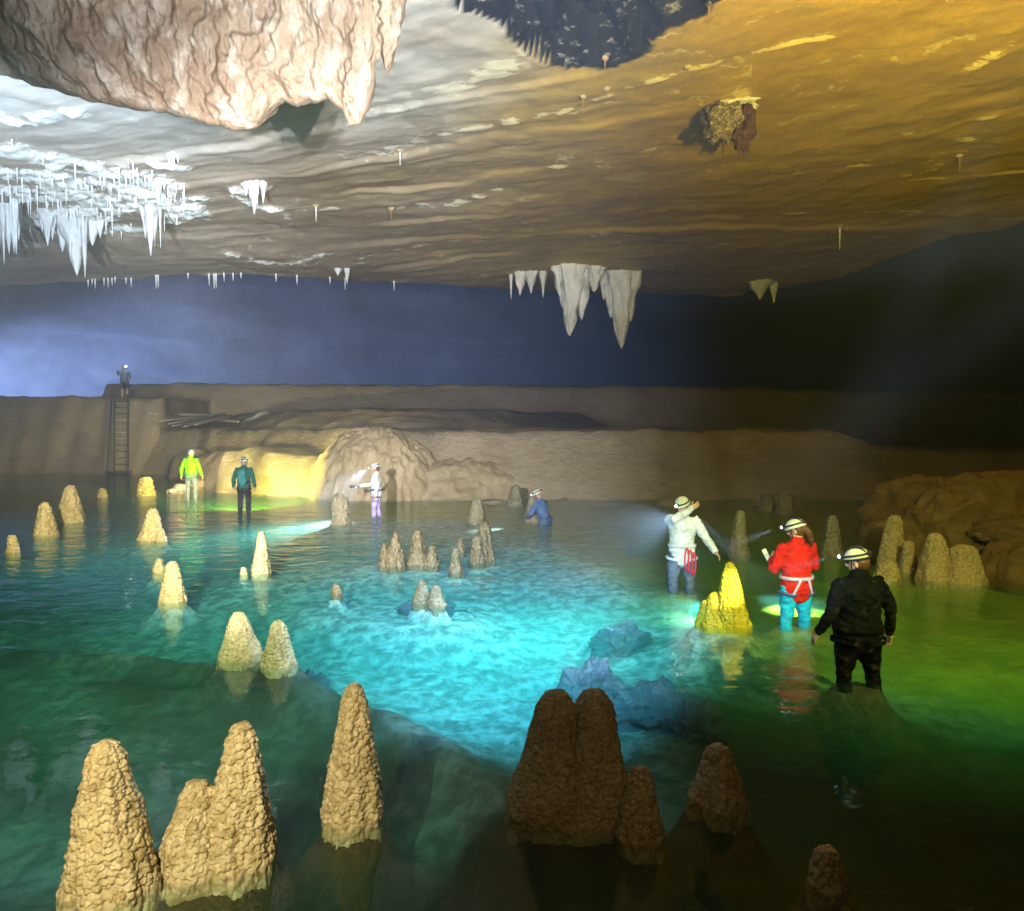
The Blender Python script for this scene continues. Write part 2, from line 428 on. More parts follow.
STROKES = [  # (pixel polyline, half width in metres, strength)
    ([(360, 110), (440, 88), (540, 50)], .50, 1.0), ([(365, 158), (440, 138), (540, 112)], .34, .80), ([(400, 206), (450, 208), (495, 194)], .42, .72),
    ([(235, 190), (255, 200), (300, 208), (335, 206)], .26, .74), ([(225, 238), (280, 250), (330, 244)], .35, .66), ([(560, 112), (640, 80), (690, 66), (830, 35)], .16, .66),
    ([(780, 218), (900, 215), (1040, 222)], .14, .80), ([(900, 186), (960, 180), (1040, 172)], .22, .62), ([(870, 142), (1030, 105)], .22, .58), ([(890, 184), (935, 172)], .2, .6), ([(940, 138), (1010, 142)], .3, .62), ([(960, 70), (1030, 30)], .25, .55),
    ([(550, 168), (600, 160)], .2, .62), ([(0, 112), (30, 116), (75, 106)], .5, .8), ([(360, 250), (500, 238)], .25, .5), ([(600, 235), (760, 250)], .25, .5), ([(640, 215), (720, 215)], .12, .62), ([(800, 175), (900, 165)], .2, .52),
    ([(-60, 140), (0, 145), (60, 160), (130, 168), (185, 190)], 1.0, .95), ([(-60, 168), (80, 180), (160, 192), (185, 203)], 1.1, 1.0), ([(-60, 195), (100, 194), (170, 206)], 1.1, .95), ([(-80, 222), (60, 218), (120, 202)], 1.2, .92),
    ([(60, 228), (140, 222), (185, 212)], .4, .85), ([(240, 183), (262, 183)], .5, 1.0), ([(160, 158), (182, 162)], .45, 1.0)]
def crust_mask(x, y, z):
    m = np.zeros(x.shape)
    for pl, hw, s in STROKES:
        pts = [W(a, b, ZE + .15) for a, b in pl]
        d = np.full(x.shape, 1e9)
        for p, q in zip(pts[:-1], pts[1:]):
            ex, ey = q.x - p.x, q.y - p.y
            t = np.clip(((x - p.x) * ex + (y - p.y) * ey) / (ex * ex + ey * ey), 0, 1)
            d = np.minimum(d, np.hypot(x - p.x - ex * t, y - p.y - ey * t))
        m = np.maximum(m, s * (1 - sst(.1, 1.15, d / hw)))
    return m
_cz = {}
def ceil_h(x, y):
    """roof height by bilinear lookup in the finished roof grid"""
    gx, gy, gz = _cz['x'], _cz['y'], _cz['z']
    i = int(min(max(np.searchsorted(gx, x) - 1, 0), len(gx) - 2)); j = int(min(max(np.searchsorted(gy, y) - 1, 0), len(gy) - 2))
    u = (x - gx[i]) / (gx[i + 1] - gx[i]); v = (y - gy[j]) / (gy[j + 1] - gy[j])
    return float((gz[i, j] * (1 - v) + gz[i, j + 1] * v) * (1 - u) + (gz[i + 1, j] * (1 - v) + gz[i + 1, j + 1] * v) * u)
def ceil_at(px, py):
    d = ray(px, py); t = 8.0
    at = lambda t: Vector((d.x * t, d.y * t, CAMH + d.z * t))
    while t < 58:
        p = at(t)
        if p.z > ceil_h(p.x, p.y):
            a, b = t - .3, t
            for _ in range(7):
                m_ = (a + b) / 2; q = at(m_)
                if q.z > ceil_h(q.x, q.y): b = m_
                else: a = m_
            return at(b)
        t += .3
    return D(px, py, 38)
xs = np.concatenate([np.arange(-52, -26, .4), np.arange(-26, 26, .105), np.arange(26, 52, .4)])
ys = np.concatenate([np.arange(-8, 9.5, .4), np.arange(9.5, 24, .08), np.arange(24, 48, .12), np.arange(48, 62, .5)])
X, Y = np.meshgrid(xs, ys, indexing='ij')
Z = ceil_z(X, Y)
heavy = sst(-5.5, -8, X) * sst(15, 17, Y)
cr = crust_mask(X, Y, Z) * np.clip(.55 + .17 * heavy + (1.5 - .6 * heavy) * fbm(X * 1.3, Y * 2.2, 5.0, 4), 0, 1.15)
Z = Z - (.03 + .12 * heavy) * sst(.3, .7, cr) * (.2 + 1.1 * worley(X * 4.2, Y * 4.2, 0)) 
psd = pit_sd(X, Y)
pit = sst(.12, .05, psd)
Z = Z + .30 * sst(.02, -.5, psd) + 1.0 * sst(.0, -1.3, psd) + sst(.02, -.2, psd) * (.30 * fbm(X * 2.5, Y * 2.5, 3.0, 4) + .25 * worley(X * 3, Y * 3, 1.0))
och = sst(-6, 6, X + .10 * (Y - 14) + 2.2 * fbm(X * .2, Y * .2, 2.0, 3))
pale = sst(2.6, -1.5, X + (Y - 13) * .55 + 1.4 * fbm(X * .4, Y * .4, 7.0, 3)) * sst(22, 15, Y) * .75
g = strata(X, Y) + fbm(X * .12, Y * .12, 3.0, 3) * 1.1
_cz.update(x=xs, y=ys, z=Z)
P = np.stack([X, Y, Z], -1)
ceiling = mesh_from('ceiling', P, grid_faces(*X.shape)[:, ::-1], M['ceiling'],
    attrs={'crust': cr.ravel(), 'ochre': och.ravel(), 'pale': pale.ravel(), 'pit': pit.ravel(), 'strata': np.stack([g, X, Z], -1).reshape(-1, 3)})
tag(ceiling, 'banded tan and ochre rock ceiling of the cave', 'cave ceiling', None, 'structure')

# far wall of the big chamber behind: an arc
u = np.linspace(-1.15, 1.15, 420); v = np.linspace(-2, 27, 110)
U, Vv = np.meshgrid(u, v, indexing='ij')
rad = 62 - .25 * np.maximum(Vv - 14, 0) ** 1.6
ang = U * 1.45
px_, py_ = np.sin(ang) * rad * 1.05, np.cos(ang) * rad + 10
dsp = .8 * fbm(px_ * .05, py_ * .05, Vv * .1, 3) + 0.12 * saw(Vv / 5.2 + .3 * fbm(px_ * .05, py_ * .05, 1.0, 2)) + .03 * fbm(px_ * .4, py_ * .4, Vv * .9, 3)
px_ -= np.sin(ang) * dsp; py_ -= np.cos(ang) * dsp
fw = mesh_from('cave_wall', np.stack([px_, py_, Vv], -1), grid_faces(*U.shape), M['far'])
tag(fw, 'far rock wall of the dark chamber', 'cave wall', None, 'structure')
# back of the cave behind the viewer
u = np.linspace(0, 1, 60); v = np.linspace(-3, 12, 30); U, Vv = np.meshgrid(u, v, indexing='ij')
an = np.pi * (1.08 + .84 * U); bx, by = np.cos(an) * 46, 6 + np.sin(an) * 17
bx = bx + fbm(bx * .2, by * .2, Vv * .3, 3) * 1.5; by = by + fbm(bx * .2, by * .2, Vv * .3 + 9, 3) * 1.5
bw = mesh_from('cave_wall', np.stack([bx, by, Vv], -1), grid_faces(*U.shape), M['mud'])
tag(bw, 'near rock wall closing the cave behind the pool', 'cave wall', None, 'structure')

# ------------------------------------------------------------------ banks beyond the water
xs = np.arange(-48, 48, .2); ys = np.arange(16, 66, .2)
X, Y = np.meshgrid(xs, ys, indexing='ij')
wob = fbm(X * .22, Y * .05, 2.0, 4) * .8
def plate(yf, top, w, p=2.0):
    s = np.clip((Y - yf) / w, 0, 1)
    return -1.6 + (top + 1.6) * (1 - (1 - s) ** p)
def curve(pts):
    a = np.array(pts); return np.interp(X, a[:, 0], a[:, 1])
st = fbm(X * .05, Y * .05, 4.0, 3) * .2
Zb = np.full(X.shape, -1.6)
Zb = np.maximum(Zb, np.where(X < -19.5, plate(39.5 + wob, 4.15 + st, 2.6 + .7 * fbm(X * .15, 0, 1., 2), 1.7), -1.6))
Zb = np.maximum(Zb, np.where(X > -26.3 + wob, plate(47.5 + wob * .5, 5.35 + st * .6 - .02 * np.maximum(X, 0), 1.6), -1.6))
fB = curve([(-60, 60), (-20.6, 42), (-17, 36), (-12.6, 29.5), (-11.2, 27.2), (-8, 26.3), (-6.0, 25), (-3, 25.2), (1, 31), (7, 41), (16, 60), (60, 60)]) + wob * .5
Zb = np.maximum(Zb, plate(fB + .5 * fbm(X * .55, Y * .1, 14., 3), 1.5 + .35 * fbm(X * .35, Y * .35, 6., 3) - .35 * sst(-10.8, -13, X), 1.9 + .9 * fbm(X * .5, 0, 9., 2), 2.4))
Zb = np.maximum(Zb, plate(fB + .9, 3.35 + .2 * st, 10.5, 1.5))
fC = curve([(-60, 70), (-7, 29), (-5, 26), (-2.8, 25.0), (0, 24.6), (3, 24), (9, 24.5), (30, 24)]) + wob * .6
topC = curve([(-60, 2.4), (11.5, 2.36), (13, 1.9), (16, 1.5), (40, 1.4)])
Zb = np.maximum(Zb, plate(fC, topC + .03 * st, 3.4, 1.9))
Zb = np.maximum(Zb, plate(fC + 1.4, topC, .9, 1.4) * 1.0 - .35 * sst(3, 0, Y - fC))
hump = lambda x, y, rx, ry, h: h * np.exp(-((X - x) / rx) ** 2 - ((Y - y) / ry) ** 2)
for (a, b, rx, ry, h) in ((3.0, 23.5, 2.4, .8, 1.7), (5.2, 23.2, 1.6, .7, 1.95), (-.5, 24.0, 2.0, .6, 1.7), (8.5, 23.6, 2.2, .9, 1.9)):
    Zb = np.maximum(Zb, -1.6 + hump(a, b, rx, ry, h))
led = saw((Zb + .15 * fbm(X * .3, Y * .3, 3., 3)) / .62)
Zb = Zb + (led - .5) * .10 * sst(0, .4, Zb) + .15 * fbm(X * .5, Y * .5, 0., 4) + .06 * fbm(X * 2, Y * 2, 1., 4)
bank = mesh_from('mud_bank', np.stack([X, Y, Zb], -1), grid_faces(*X.shape), M['mud'])
tag(bank, 'terraced brown mud bank along the far shore', 'bank', None, 'structure')
def bank_z(x, y): 
    i = int(np.clip(round((x + 48) / .2), 0, len(xs) - 1)); j = int(np.clip(round((y - 16) / .2), 0, len(ys) - 1)); return float(Zb[i, j])
bank_xs, bank_ys = xs, ys

# ------------------------------------------------------------------ lake bed
STAND = []            # (x, y, radius, top): raised bed where things stand
def bed_z(x, y):
    x = np.asarray(x, float); y = np.asarray(y, float)
    z = -.86 + .16 * fbm(x * .35, y * .35, 2., 4) + .05 * fbm(x * 1.6, y * 1.6, 4., 3)
    # shallow bar on the right and on the far side
    bar = sst(.8, 3.6, x + .30 * (y - 9.5)) * sst(7.4, 9.0, y + .15 * x)
    z = z + bar * .36
    z = z + .3 * sst(14.5, 19, y) * sst(-12, -5, x) + .2 * sst(18, 23, y)
    # ridge in front of the lit bowl
    rx = np.interp(y, [3.5, 4.6, 5.6, 6.8, 7.6, 8.2, 9], [.8, .4, -.15, -1.2, -2.2, -3.4, -6])
    z = z + .42 * np.exp(-((x - rx) / .5) ** 2) * sst(9.6, 8.4, y)
    z = z - .32 * np.exp(-((x - .2) / 3.0) ** 2 - ((y - 9.6) / 2.6) ** 2)
    z = z + .5 * sst(9.4, 12.6, y + .1 * x) * sst(-6.5, -3.5, x) * sst(3.2, 1.2, x)
    z = z * np.interp(y, [3, 5, 8, 12, 20, 30], [.80, .68, .52, .40, .32, .32])
    for (a, b, r, t) in STAND:
        k = np.exp(-(((x - a) ** 2 + (y - b) ** 2) / r ** 2)); k = np.minimum(1, k * 1.6); z = z * (1 - k) + np.maximum(z, t) * k
    return np.minimum(z, -.05)

# ------------------------------------------------------------------ stalagmites
def bullet(cx, cy, ztip, R_, hb, seed, cell, amp, tipk, nseg, lean=(0, 0), zbase=-1.35, lump=.06):
    """one cone of knobbly calcite: returns points grid (angle, height)"""
    Hh = ztip
    zz = np.concatenate([ztip - Hh * np.linspace(0, 1, max(24, int(nseg * 1.0))) ** 1.15, np.linspace(0, zbase, 60)[1:]])
    th = np.linspace(0, 2 * np.pi, nseg, endpoint=False)
    T, Zz = np.meshgrid(th, zz, indexing='ij')
    t = (ztip - Zz) / Hh
    blunt = np.sqrt(np.clip(1 - (1 - np.clip(t / .16, 0, 1)) ** 2, 0, 1))
    r = R_ * (tipk * blunt + (1 - tipk) * np.clip(t, 0, 1) ** 1.05) * (1 + .12 * np.clip(t - 1, 0, 3))
    lf = .05 * fbm(np.cos(T) * .4 + seed, np.sin(T) * .4, Zz / max(R_, .05) * 1.1, 2) + lump * fbm(np.cos(T) * 1.4 + seed, np.sin(T) * 1.4, Zz * 2.2 / max(Hh, .2) * .6, 3) * 2
    r = r * (1 + lf)
    x = cx + np.cos(T) * r + lean[0] * np.clip(1 - t, 0, 1); y = cy + np.sin(T) * r + lean[1] * np.clip(1 - t, 0, 1)
    w, wz, wh = worley(x / cell + seed, y / cell, Zz / cell * .85, True)
    w2 = worley(x / cell * 2.1, y / cell * 2.1 + seed, Zz / cell * 1.7)
    d = amp * (1.0 - 1.3 * w * w) * (.5 + .9 * wh) + amp * .75 * wz + amp * .3 * (.8 - w2)
    d = d * np.clip(r / (R_ * .2), .15, 1)
    x = x + np.cos(T) * d; y = y + np.sin(T) * d; Zz = Zz - d * .2 + d * .5 * (t < .05)
    return np.stack([x, y, Zz], -1)
GS = 'stalagmites standing in the cave pool'
def stalagmite(label, lobes, m='stal', tipk=.30, lump=.085):
    """lobes: (cx, tip_y, base_y, width) in pixels; base_y is where its front meets the water"""
    V, Fc, off = [], [], 0
    c0 = None
    for k, (cx, ty, by, w) in enumerate(lobes):
        f = W(cx, by); dist = f.y; Rm = .5 * w * dist / F
        yc = f.y + Rm * .9
        x = (cx - CX) / F * yc
        zt = D(cx, ty, yc).z
        seg = int(np.clip(2 * np.pi * (w / 2) * .9, 26, 210))
        cell = max(.026, .0029 * dist); amp = cell * .55
        seed = (cx * 1.37 + ty) % 97
        G = bullet(x, yc, zt, Rm, by, seed, cell, amp, tipk, seg, ((seed % 7 - 3) * .012 * zt, 0), lump=lump)
        if c0 is None: c0 = Vector((x, yc, 0))
        V.append(G.reshape(-1, 3) - np.array(c0)); n0, n1 = G.shape[:2]
        fc = grid_faces(n0, n1, True)[:, ::-1] + off
        Fc.append(fc); off += n0 * n1
        STAND.append((x, yc, Rm * 1.15 + .08, -.11) if dist > 6.5 else (x, yc, Rm * 1.2 + .07, -.13))
    o = mesh_from('stalagmite', np.concatenate(V), np.concatenate(Fc), M[m]); o.location = c0
    tag(o, label, 'stalagmite', GS)
    return o
stalagmite('tall knobbly golden stalagmite at the bottom left corner, nearest the viewer', [(103, 740, 905, 88)])
stalagmite('double golden stalagmite with a low left shoulder, beside the tall corner one', [(232, 722, 872, 76), (188, 781, 879, 74)])
stalagmite('slender tall golden stalagmite standing alone at the edge of the brown shelf', [(350, 683, 826, 60)])
stalagmite('rounded golden stalagmite with smooth reflection, left of a close pair in calm water', [(237, 612, 660, 40)])
stalagmite('narrow pointed golden stalagmite, right of a close pair in calm water', [(277, 620, 667, 33)])
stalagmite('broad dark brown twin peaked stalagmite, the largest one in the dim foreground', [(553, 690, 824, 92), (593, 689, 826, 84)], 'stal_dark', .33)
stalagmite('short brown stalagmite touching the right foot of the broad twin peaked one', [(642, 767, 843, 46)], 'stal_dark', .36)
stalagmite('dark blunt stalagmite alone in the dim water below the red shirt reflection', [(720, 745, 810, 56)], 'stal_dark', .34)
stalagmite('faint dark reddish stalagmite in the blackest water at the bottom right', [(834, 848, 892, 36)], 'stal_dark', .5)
stalagmite('golden cone on the left, nearest one above the dark water line with a clear reflection', [(170, 561, 602, 25)], 'stal_far')
stalagmite('very small golden stalagmite just behind the golden cone on the left', [(157, 558, 573, 12)], 'stal_far')
stalagmite('golden cone with a small knob on its right foot, behind the tiny stalagmite', [(150, 508, 541, 23), (159, 528, 541, 10)], 'stal_far')
stalagmite('thin olive brown stalagmite in the yellow rippled reflections below the dark green caver', [(259, 531, 574, 17)], 'stal', .3)
stalagmite('tiny knob poking out beside the thin olive brown stalagmite', [(242, 567, 574, 6)], 'stal', .6)
stalagmite('golden cone, left one of two by the far left shore', [(44, 502, 536, 22)], 'stal_far')
stalagmite('larger golden cone, right one of two by the far left shore', [(69, 485, 523, 25)], 'stal_far')
stalagmite('little golden stump at the very left edge of the pool', [(10, 535, 553, 11)], 'stal_far', .55)
stalagmite('tiny golden stump left of the ladder foot', [(101, 488, 498, 9)], 'stal_far', .55)
stalagmite('small rounded golden stalagmite right of the ladder foot', [(145, 477, 496, 17)], 'stal_far', .5)
stalagmite('smooth grey brown rounded stalagmite in front of the white shirted caver', [(340, 493, 525, 20)], 'stal_pale', .55)
stalagmite('grey pointed stalagmite behind the ragged brown one in mid pool', [(476, 498, 524, 19)], 'stal_pale', .35)
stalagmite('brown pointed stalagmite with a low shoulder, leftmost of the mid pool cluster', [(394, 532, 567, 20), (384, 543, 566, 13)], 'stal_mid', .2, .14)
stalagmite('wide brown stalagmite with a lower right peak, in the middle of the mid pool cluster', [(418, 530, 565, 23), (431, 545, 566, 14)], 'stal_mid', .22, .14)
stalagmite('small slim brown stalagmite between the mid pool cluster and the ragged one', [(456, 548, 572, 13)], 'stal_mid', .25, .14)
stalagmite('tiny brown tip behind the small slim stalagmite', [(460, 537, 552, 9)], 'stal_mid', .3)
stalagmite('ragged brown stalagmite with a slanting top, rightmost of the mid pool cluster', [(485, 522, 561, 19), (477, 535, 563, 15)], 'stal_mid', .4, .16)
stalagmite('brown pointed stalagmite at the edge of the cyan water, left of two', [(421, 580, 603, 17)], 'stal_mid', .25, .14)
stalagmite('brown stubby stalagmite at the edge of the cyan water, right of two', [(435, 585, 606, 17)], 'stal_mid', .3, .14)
stalagmite('tiny brown tip at the left end of the green shallow streak', [(335, 584, 594, 9)], 'stal_mid', .5)
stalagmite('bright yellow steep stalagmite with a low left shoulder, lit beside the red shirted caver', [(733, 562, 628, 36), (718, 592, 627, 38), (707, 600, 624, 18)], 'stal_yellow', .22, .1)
stalagmite('slim grey stalagmite behind the bright yellow one', [(740, 510, 556, 19)], 'stal_pale', .35)
stalagmite('dim brown stalagmite just right of the red shirted caver', [(834, 515, 556, 20)], 'stal_pale', .35)
stalagmite('tall olive stalagmite behind the black clad caver', [(894, 515, 568, 28)], 'boulder_s' if 'boulder_s' in M else 'stal', .4)
stalagmite('short olive stalagmite leaning on the tall olive one', [(911, 541, 573, 17)], 'stal', .45)
stalagmite('low olive mound right behind the helmet of the black clad caver', [(890, 561, 580, 24)], 'stal', .6)
stalagmite('grey rounded stalagmite in the dim water, left of a far pair', [(768, 493, 512, 17)], 'stal_pale', .55)
stalagmite('grey rounded stalagmite in the dim water, right of a far pair', [(786, 494, 515, 20)], 'stal_pale', .55)
stalagmite('small grey stalagmite by the bank left of the blue clad caver', [(515, 485, 506, 14)], 'stal_pale', .45)
stalagmite('pale stalagmite in front of the waist deep blue clad caver', [(533, 493, 523, 14)], 'stal_pale', .5)
stalagmite('ochre cone in front of the boulder slope on the right', [(938, 533, 582, 34)], 'stal', .4)
stalagmite('ochre rounded cone close to the boulder slope on the right', [(966, 545, 584, 38)], 'stal', .55)
for (px_, py_, z_, r_) in ((590, 668, -.3, .55), (655, 690, -.45, .5), (620, 632, -.5, .45), (700, 705, -.5, .35)):
    q = W(px_, py_, z_); STAND.append((q.x, q.y, r_ * .6, -.8))

for (px_, py_, r_) in ((335, 596, .8), (428, 606, .9), (380, 598, .7), (400, 568, 1.3), (480, 565, 1.0)):
    q = W(px_, py_); STAND.append((q.x, q.y + .2, r_, -.26))
for (px_, py_) in ((862, 682), (799, 623), (683, 588)):
    q = W(px_, py_); STAND.append((q.x, q.y + .12, .32, -.12))
# bed mesh, finer near the viewer
rows = 1.2 * np.exp(np.linspace(0, math.log(60 / 1.2), 460)); tt = np.linspace(-1.15, 1.15, 560)
Yb, Tb = np.meshgrid(rows, tt, indexing='ij'); Xb = Tb * (Yb + .8)
Zl = bed_z(Xb, Yb)
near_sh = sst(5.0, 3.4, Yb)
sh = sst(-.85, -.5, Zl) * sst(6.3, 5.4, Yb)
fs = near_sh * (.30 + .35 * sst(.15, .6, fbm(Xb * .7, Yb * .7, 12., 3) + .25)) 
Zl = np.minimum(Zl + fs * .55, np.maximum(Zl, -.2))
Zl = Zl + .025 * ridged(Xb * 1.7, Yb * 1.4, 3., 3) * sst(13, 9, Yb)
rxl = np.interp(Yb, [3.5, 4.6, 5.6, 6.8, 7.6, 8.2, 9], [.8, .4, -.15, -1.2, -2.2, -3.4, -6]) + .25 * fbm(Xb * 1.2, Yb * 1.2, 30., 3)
front = sst(rxl + 1.0, rxl + .35, Xb) * sst(9.8, 8.6, Yb) * (.72 + .5 * fbm(Xb * .9, Yb * .9, 40., 4))  # shadow of the ridge, painted into the bed colour
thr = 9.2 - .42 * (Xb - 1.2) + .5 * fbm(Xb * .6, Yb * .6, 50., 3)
right_dark = sst(thr, thr - 1.3, Yb) * sst(.9, 1.9, Xb) * .92  # dark foreground painted in so the red reflection shows
mud = np.clip(np.clip(front, 0, .95) + right_dark + sst(-.5, -.3, Zl) * sst(5.6, 4.6, Yb) + near_sh * .75, 0, 1)  # brown shelf mud together with the painted shade
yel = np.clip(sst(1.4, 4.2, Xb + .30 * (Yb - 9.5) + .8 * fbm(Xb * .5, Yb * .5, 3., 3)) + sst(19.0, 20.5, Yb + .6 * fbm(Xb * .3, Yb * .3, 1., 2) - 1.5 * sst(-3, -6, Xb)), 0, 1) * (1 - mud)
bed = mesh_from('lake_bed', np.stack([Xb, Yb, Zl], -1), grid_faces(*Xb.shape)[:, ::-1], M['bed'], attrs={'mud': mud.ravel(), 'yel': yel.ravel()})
tag(bed, 'pale and muddy bed of the clear cave pool', 'lake bed', None, 'structure')

# water: a closed box, its top cut into cells that carry how rippled they are
wx = np.linspace(-70, 70, 220); wy = np.concatenate([np.linspace(-6, 2, 8)[:-1], np.linspace(2, 30, 190), np.linspace(31, 64, 40)])
Xw, Yw = np.meshgrid(wx, wy, indexing='ij')
CAV = [W(px, py) for px, py in ((190, 498), (243, 512), (375, 517), (540, 523), (685, 590), (798, 624), (862, 682))]
rp = np.full(Xw.shape, .16)
for c in CAV[:4]: rp = np.maximum(rp, 1.1 * np.exp(-((Xw - c.x) / 3.0) ** 2 - ((Yw - c.y + 3.0) / 5.0) ** 2))
for c in CAV[4:]: rp = np.maximum(rp, .55 * np.exp(-((Xw - c.x) / 1.3) ** 2 - ((Yw - c.y + .7) / 1.7) ** 2))
q = W(118, 540); rp = np.maximum(rp, .9 * np.exp(-((Xw - q.x) / 1.5) ** 2 - ((Yw - q.y) / 5.0) ** 2))
rp = rp * (.25 + .75 * sst(4.5, 8.0, Yw))
nu, nv = Xw.shape
Vw = np.stack([Xw, Yw, np.zeros_like(Xw)], -1).reshape(-1, 3)
per = [i * nv for i in range(nu)] + [(nu - 1) * nv + j for j in range(1, nv)] + [i * nv + nv - 1 for i in range(nu - 2, -1, -1)] + [j for j in range(nv - 2, 0, -1)]
Vlow = Vw[per] + np.array([0, 0, -4.0]); nb = len(per); b0 = len(Vw)
fcs = [tuple(f) for f in grid_faces(nu, nv).tolist()]
for i in range(nb):
    k = (i + 1) % nb; fcs.append((per[k], per[i], b0 + i, b0 + k))
fcs.append(tuple(b0 + i for i in reversed(range(nb))))
water = mesh_from('water', np.concatenate([Vw, Vlow]), fcs, M['water'], smooth=False, attrs={'ripple': np.concatenate([rp.ravel(), np.zeros(nb)])})
tag(water, 'clear turquoise water of the cave pool', 'water', None, 'structure')

# haze
hb = MB().box((0, 30, 12), (150, 110, 40)).build('haze', M['haze']); tag(hb, 'thin cave mist', 'mist', None, 'stuff')

# ------------------------------------------------------------------ hanging flowstone, top left
OUT = [(-260, 50), (-150, 55), (0, 70), (60, 90), (110, 103), (170, 112), (215, 124), (240, 131), (262, 126), (275, 108), (285, 100), (300, 106), (330, 98), (345, 112), (352, 126), (362, 124), (372, 108), (377, 85), (379, 62), (384, 58), (389, 74), (394, 66), (399, 45), (405, 20), (411, -10), (418, -60)]
Yc = 10.4
ux = np.concatenate([np.linspace(-260, 0, 60), np.linspace(1, 418, 420)])
bz = np.interp(ux, [a for a, b in OUT], [b for a, b in OUT]) + 3.0 * fbm(ux * .06, 0, 1., 3)
ux_w = (ux - CX) / F * Yc; zb = np.array([D(a, b, Yc).z for a, b in zip(ux, bz)])
sv = np.concatenate([np.linspace(1, 0, 150), -np.linspace(0, 1, 50)[1:]])
U, S = np.meshgrid(np.arange(len(ux)), sv, indexing='ij')
zb2 = zb[:, None]; A = np.abs(S)
Zf = zb2 + (10.6 - zb2) * A ** 1.9
th = (1.25 - .8 * sst(-5.0, -1.3, ux_w))[:, None]
Yf = Yc - np.sign(S) * th * A ** .9 + .35 * np.sin(ux_w * 1.1)[:, None] * A
Xf = np.broadcast_to(ux_w[:, None], Zf.shape) + 0.0
G = np.stack([Xf, Yf, Zf], -1); nrm = grid_normals(G)
ds = .085 * ridged(Xf * 1.5 + .9 * fbm(Xf * .8, Yf * .8, Zf * .8, 3), 0 * Xf, Zf * .5, 3) + .12 * fbm(Xf * 1.1, Yf, Zf * .8, 3) + .075 * fbm(Xf * 4.5 + .4 * Zf, Yf * 4.5, Zf * 3.0, 4) + .03 * ridged(Xf * 8, Yf * 8, Zf * 4.5, 2) - .03 * worley(Xf * 6, Yf * 6, Zf * 4.5)
ds = (ds - .1) * sst(0, .25, A)
sgn = -1.0 if nrm[200, 60][1] > 0 else 1.0
G = G + nrm * (sgn * ds)[..., None]
fc = grid_faces(*Xf.shape)
flow = mesh_from('flowstone_curtain', G, fc if sgn < 0 else fc, M['flow'])
tag(flow, 'huge cream flowstone mass with wrinkled folds hanging from the roof at upper left', 'flowstone')

# ------------------------------------------------------------------ flowstone mound and boulders
def blob(name, c, r, label, cat, m, amp=.12, fs=1.0, seed=0, n=90, flute=0, zmin=-1, group=None, rot=0, pw=1.0, taper=0):
    th = np.linspace(0.02, np.pi - .02, n); ph = np.linspace(0, 2 * np.pi, n * 2, endpoint=False)
    Ph, Th = np.meshgrid(ph, th, indexing='ij')
    sp = lambda t: np.sign(t) * np.abs(t) ** pw
    x, y, z = sp(np.sin(Th) * np.cos(Ph)), sp(np.sin(Th) * np.sin(Ph)), sp(np.cos(Th))
    if taper: x = x * (1 - taper * z); y = y * (1 - taper * z)
    k = 1 + amp * fbm(x * 1.3 * fs + seed, y * 1.3 * fs, z * 1.3 * fs, 4) + .25 * amp * fbm(x * 6 * fs, y * 6 * fs + seed, z * 5 * fs, 4)
    if flute: k = k + flute * (ridged(x * 7 + seed, y * 7, z * 2.0, 3) - 1) + flute * .6 * fbm(x * 14, y * 14, z * 10 + seed, 3)
    P = np.stack([x * r[0] * k, y * r[1] * k, z * r[2] * k], -1)
    o = mesh_from(name, P, grid_faces(2 * n, n, True)[:, ::-1], M[m])
    o.location = c; o.rotation_euler.z = rot
    tag(o, label, cat, group); return o
blob('flowstone_mound', (-2.0, 27.0, -.4), (3.2, 2.0, 1.75), 'low broad flowstone swell right of the tan rippled dome on the far shore', 'flowstone', 'mound', .10, 1.1, 23, 80, .03)
blob('flowstone_mound', (-4.8, 26.8, -.4), (2.6, 2.3, 2.85), 'tan dome of rippled flowstone on the far shore behind the white shirted caver', 'flowstone', 'mound', .07, 1.0, 3, 120, .028)
c = D(1000, 530, 13.4)
blob('boulder', (c.x + .35, 14.3, -.1), (2.3, 1.6, 1.65), 'big ochre boulder slope on the right shore with a flat top', 'boulder', 'boulder', .12, 1.2, 5, 110, .02, pw=.62, taper=.12)
c = D(1010, 512, 12.8)
blob('boulder', (c.x + .3, 12.9, .60), (1.0, .75, .30), 'low ochre ledge stone sticking out of the right boulder slope', 'boulder', 'boulder', .14, 1.3, 9, 70, .02, pw=.8)
c = D(1015, 560, 12.0)
blob('boulder', (c.x + .3, 12.1, -.2), (.85, .8, .85), 'rounded ochre boulder at the water line on the right edge', 'boulder', 'boulder', .14, 1.3, 13, 70, .02)
c = D(955, 487, 13.2)
o = mesh_from('rock_spike', bullet(0, 0, .38, .09, 0, 3, .05, .015, .3, 24, (-.12, 0), -.25).reshape(-1, 3), grid_faces(24, 83, True)[:, ::-1], M['boulder']); o.location = c + Vector((0, .3, -.2))
tag(o, 'small leaning rock spike on top of the right boulder slope', 'rock')
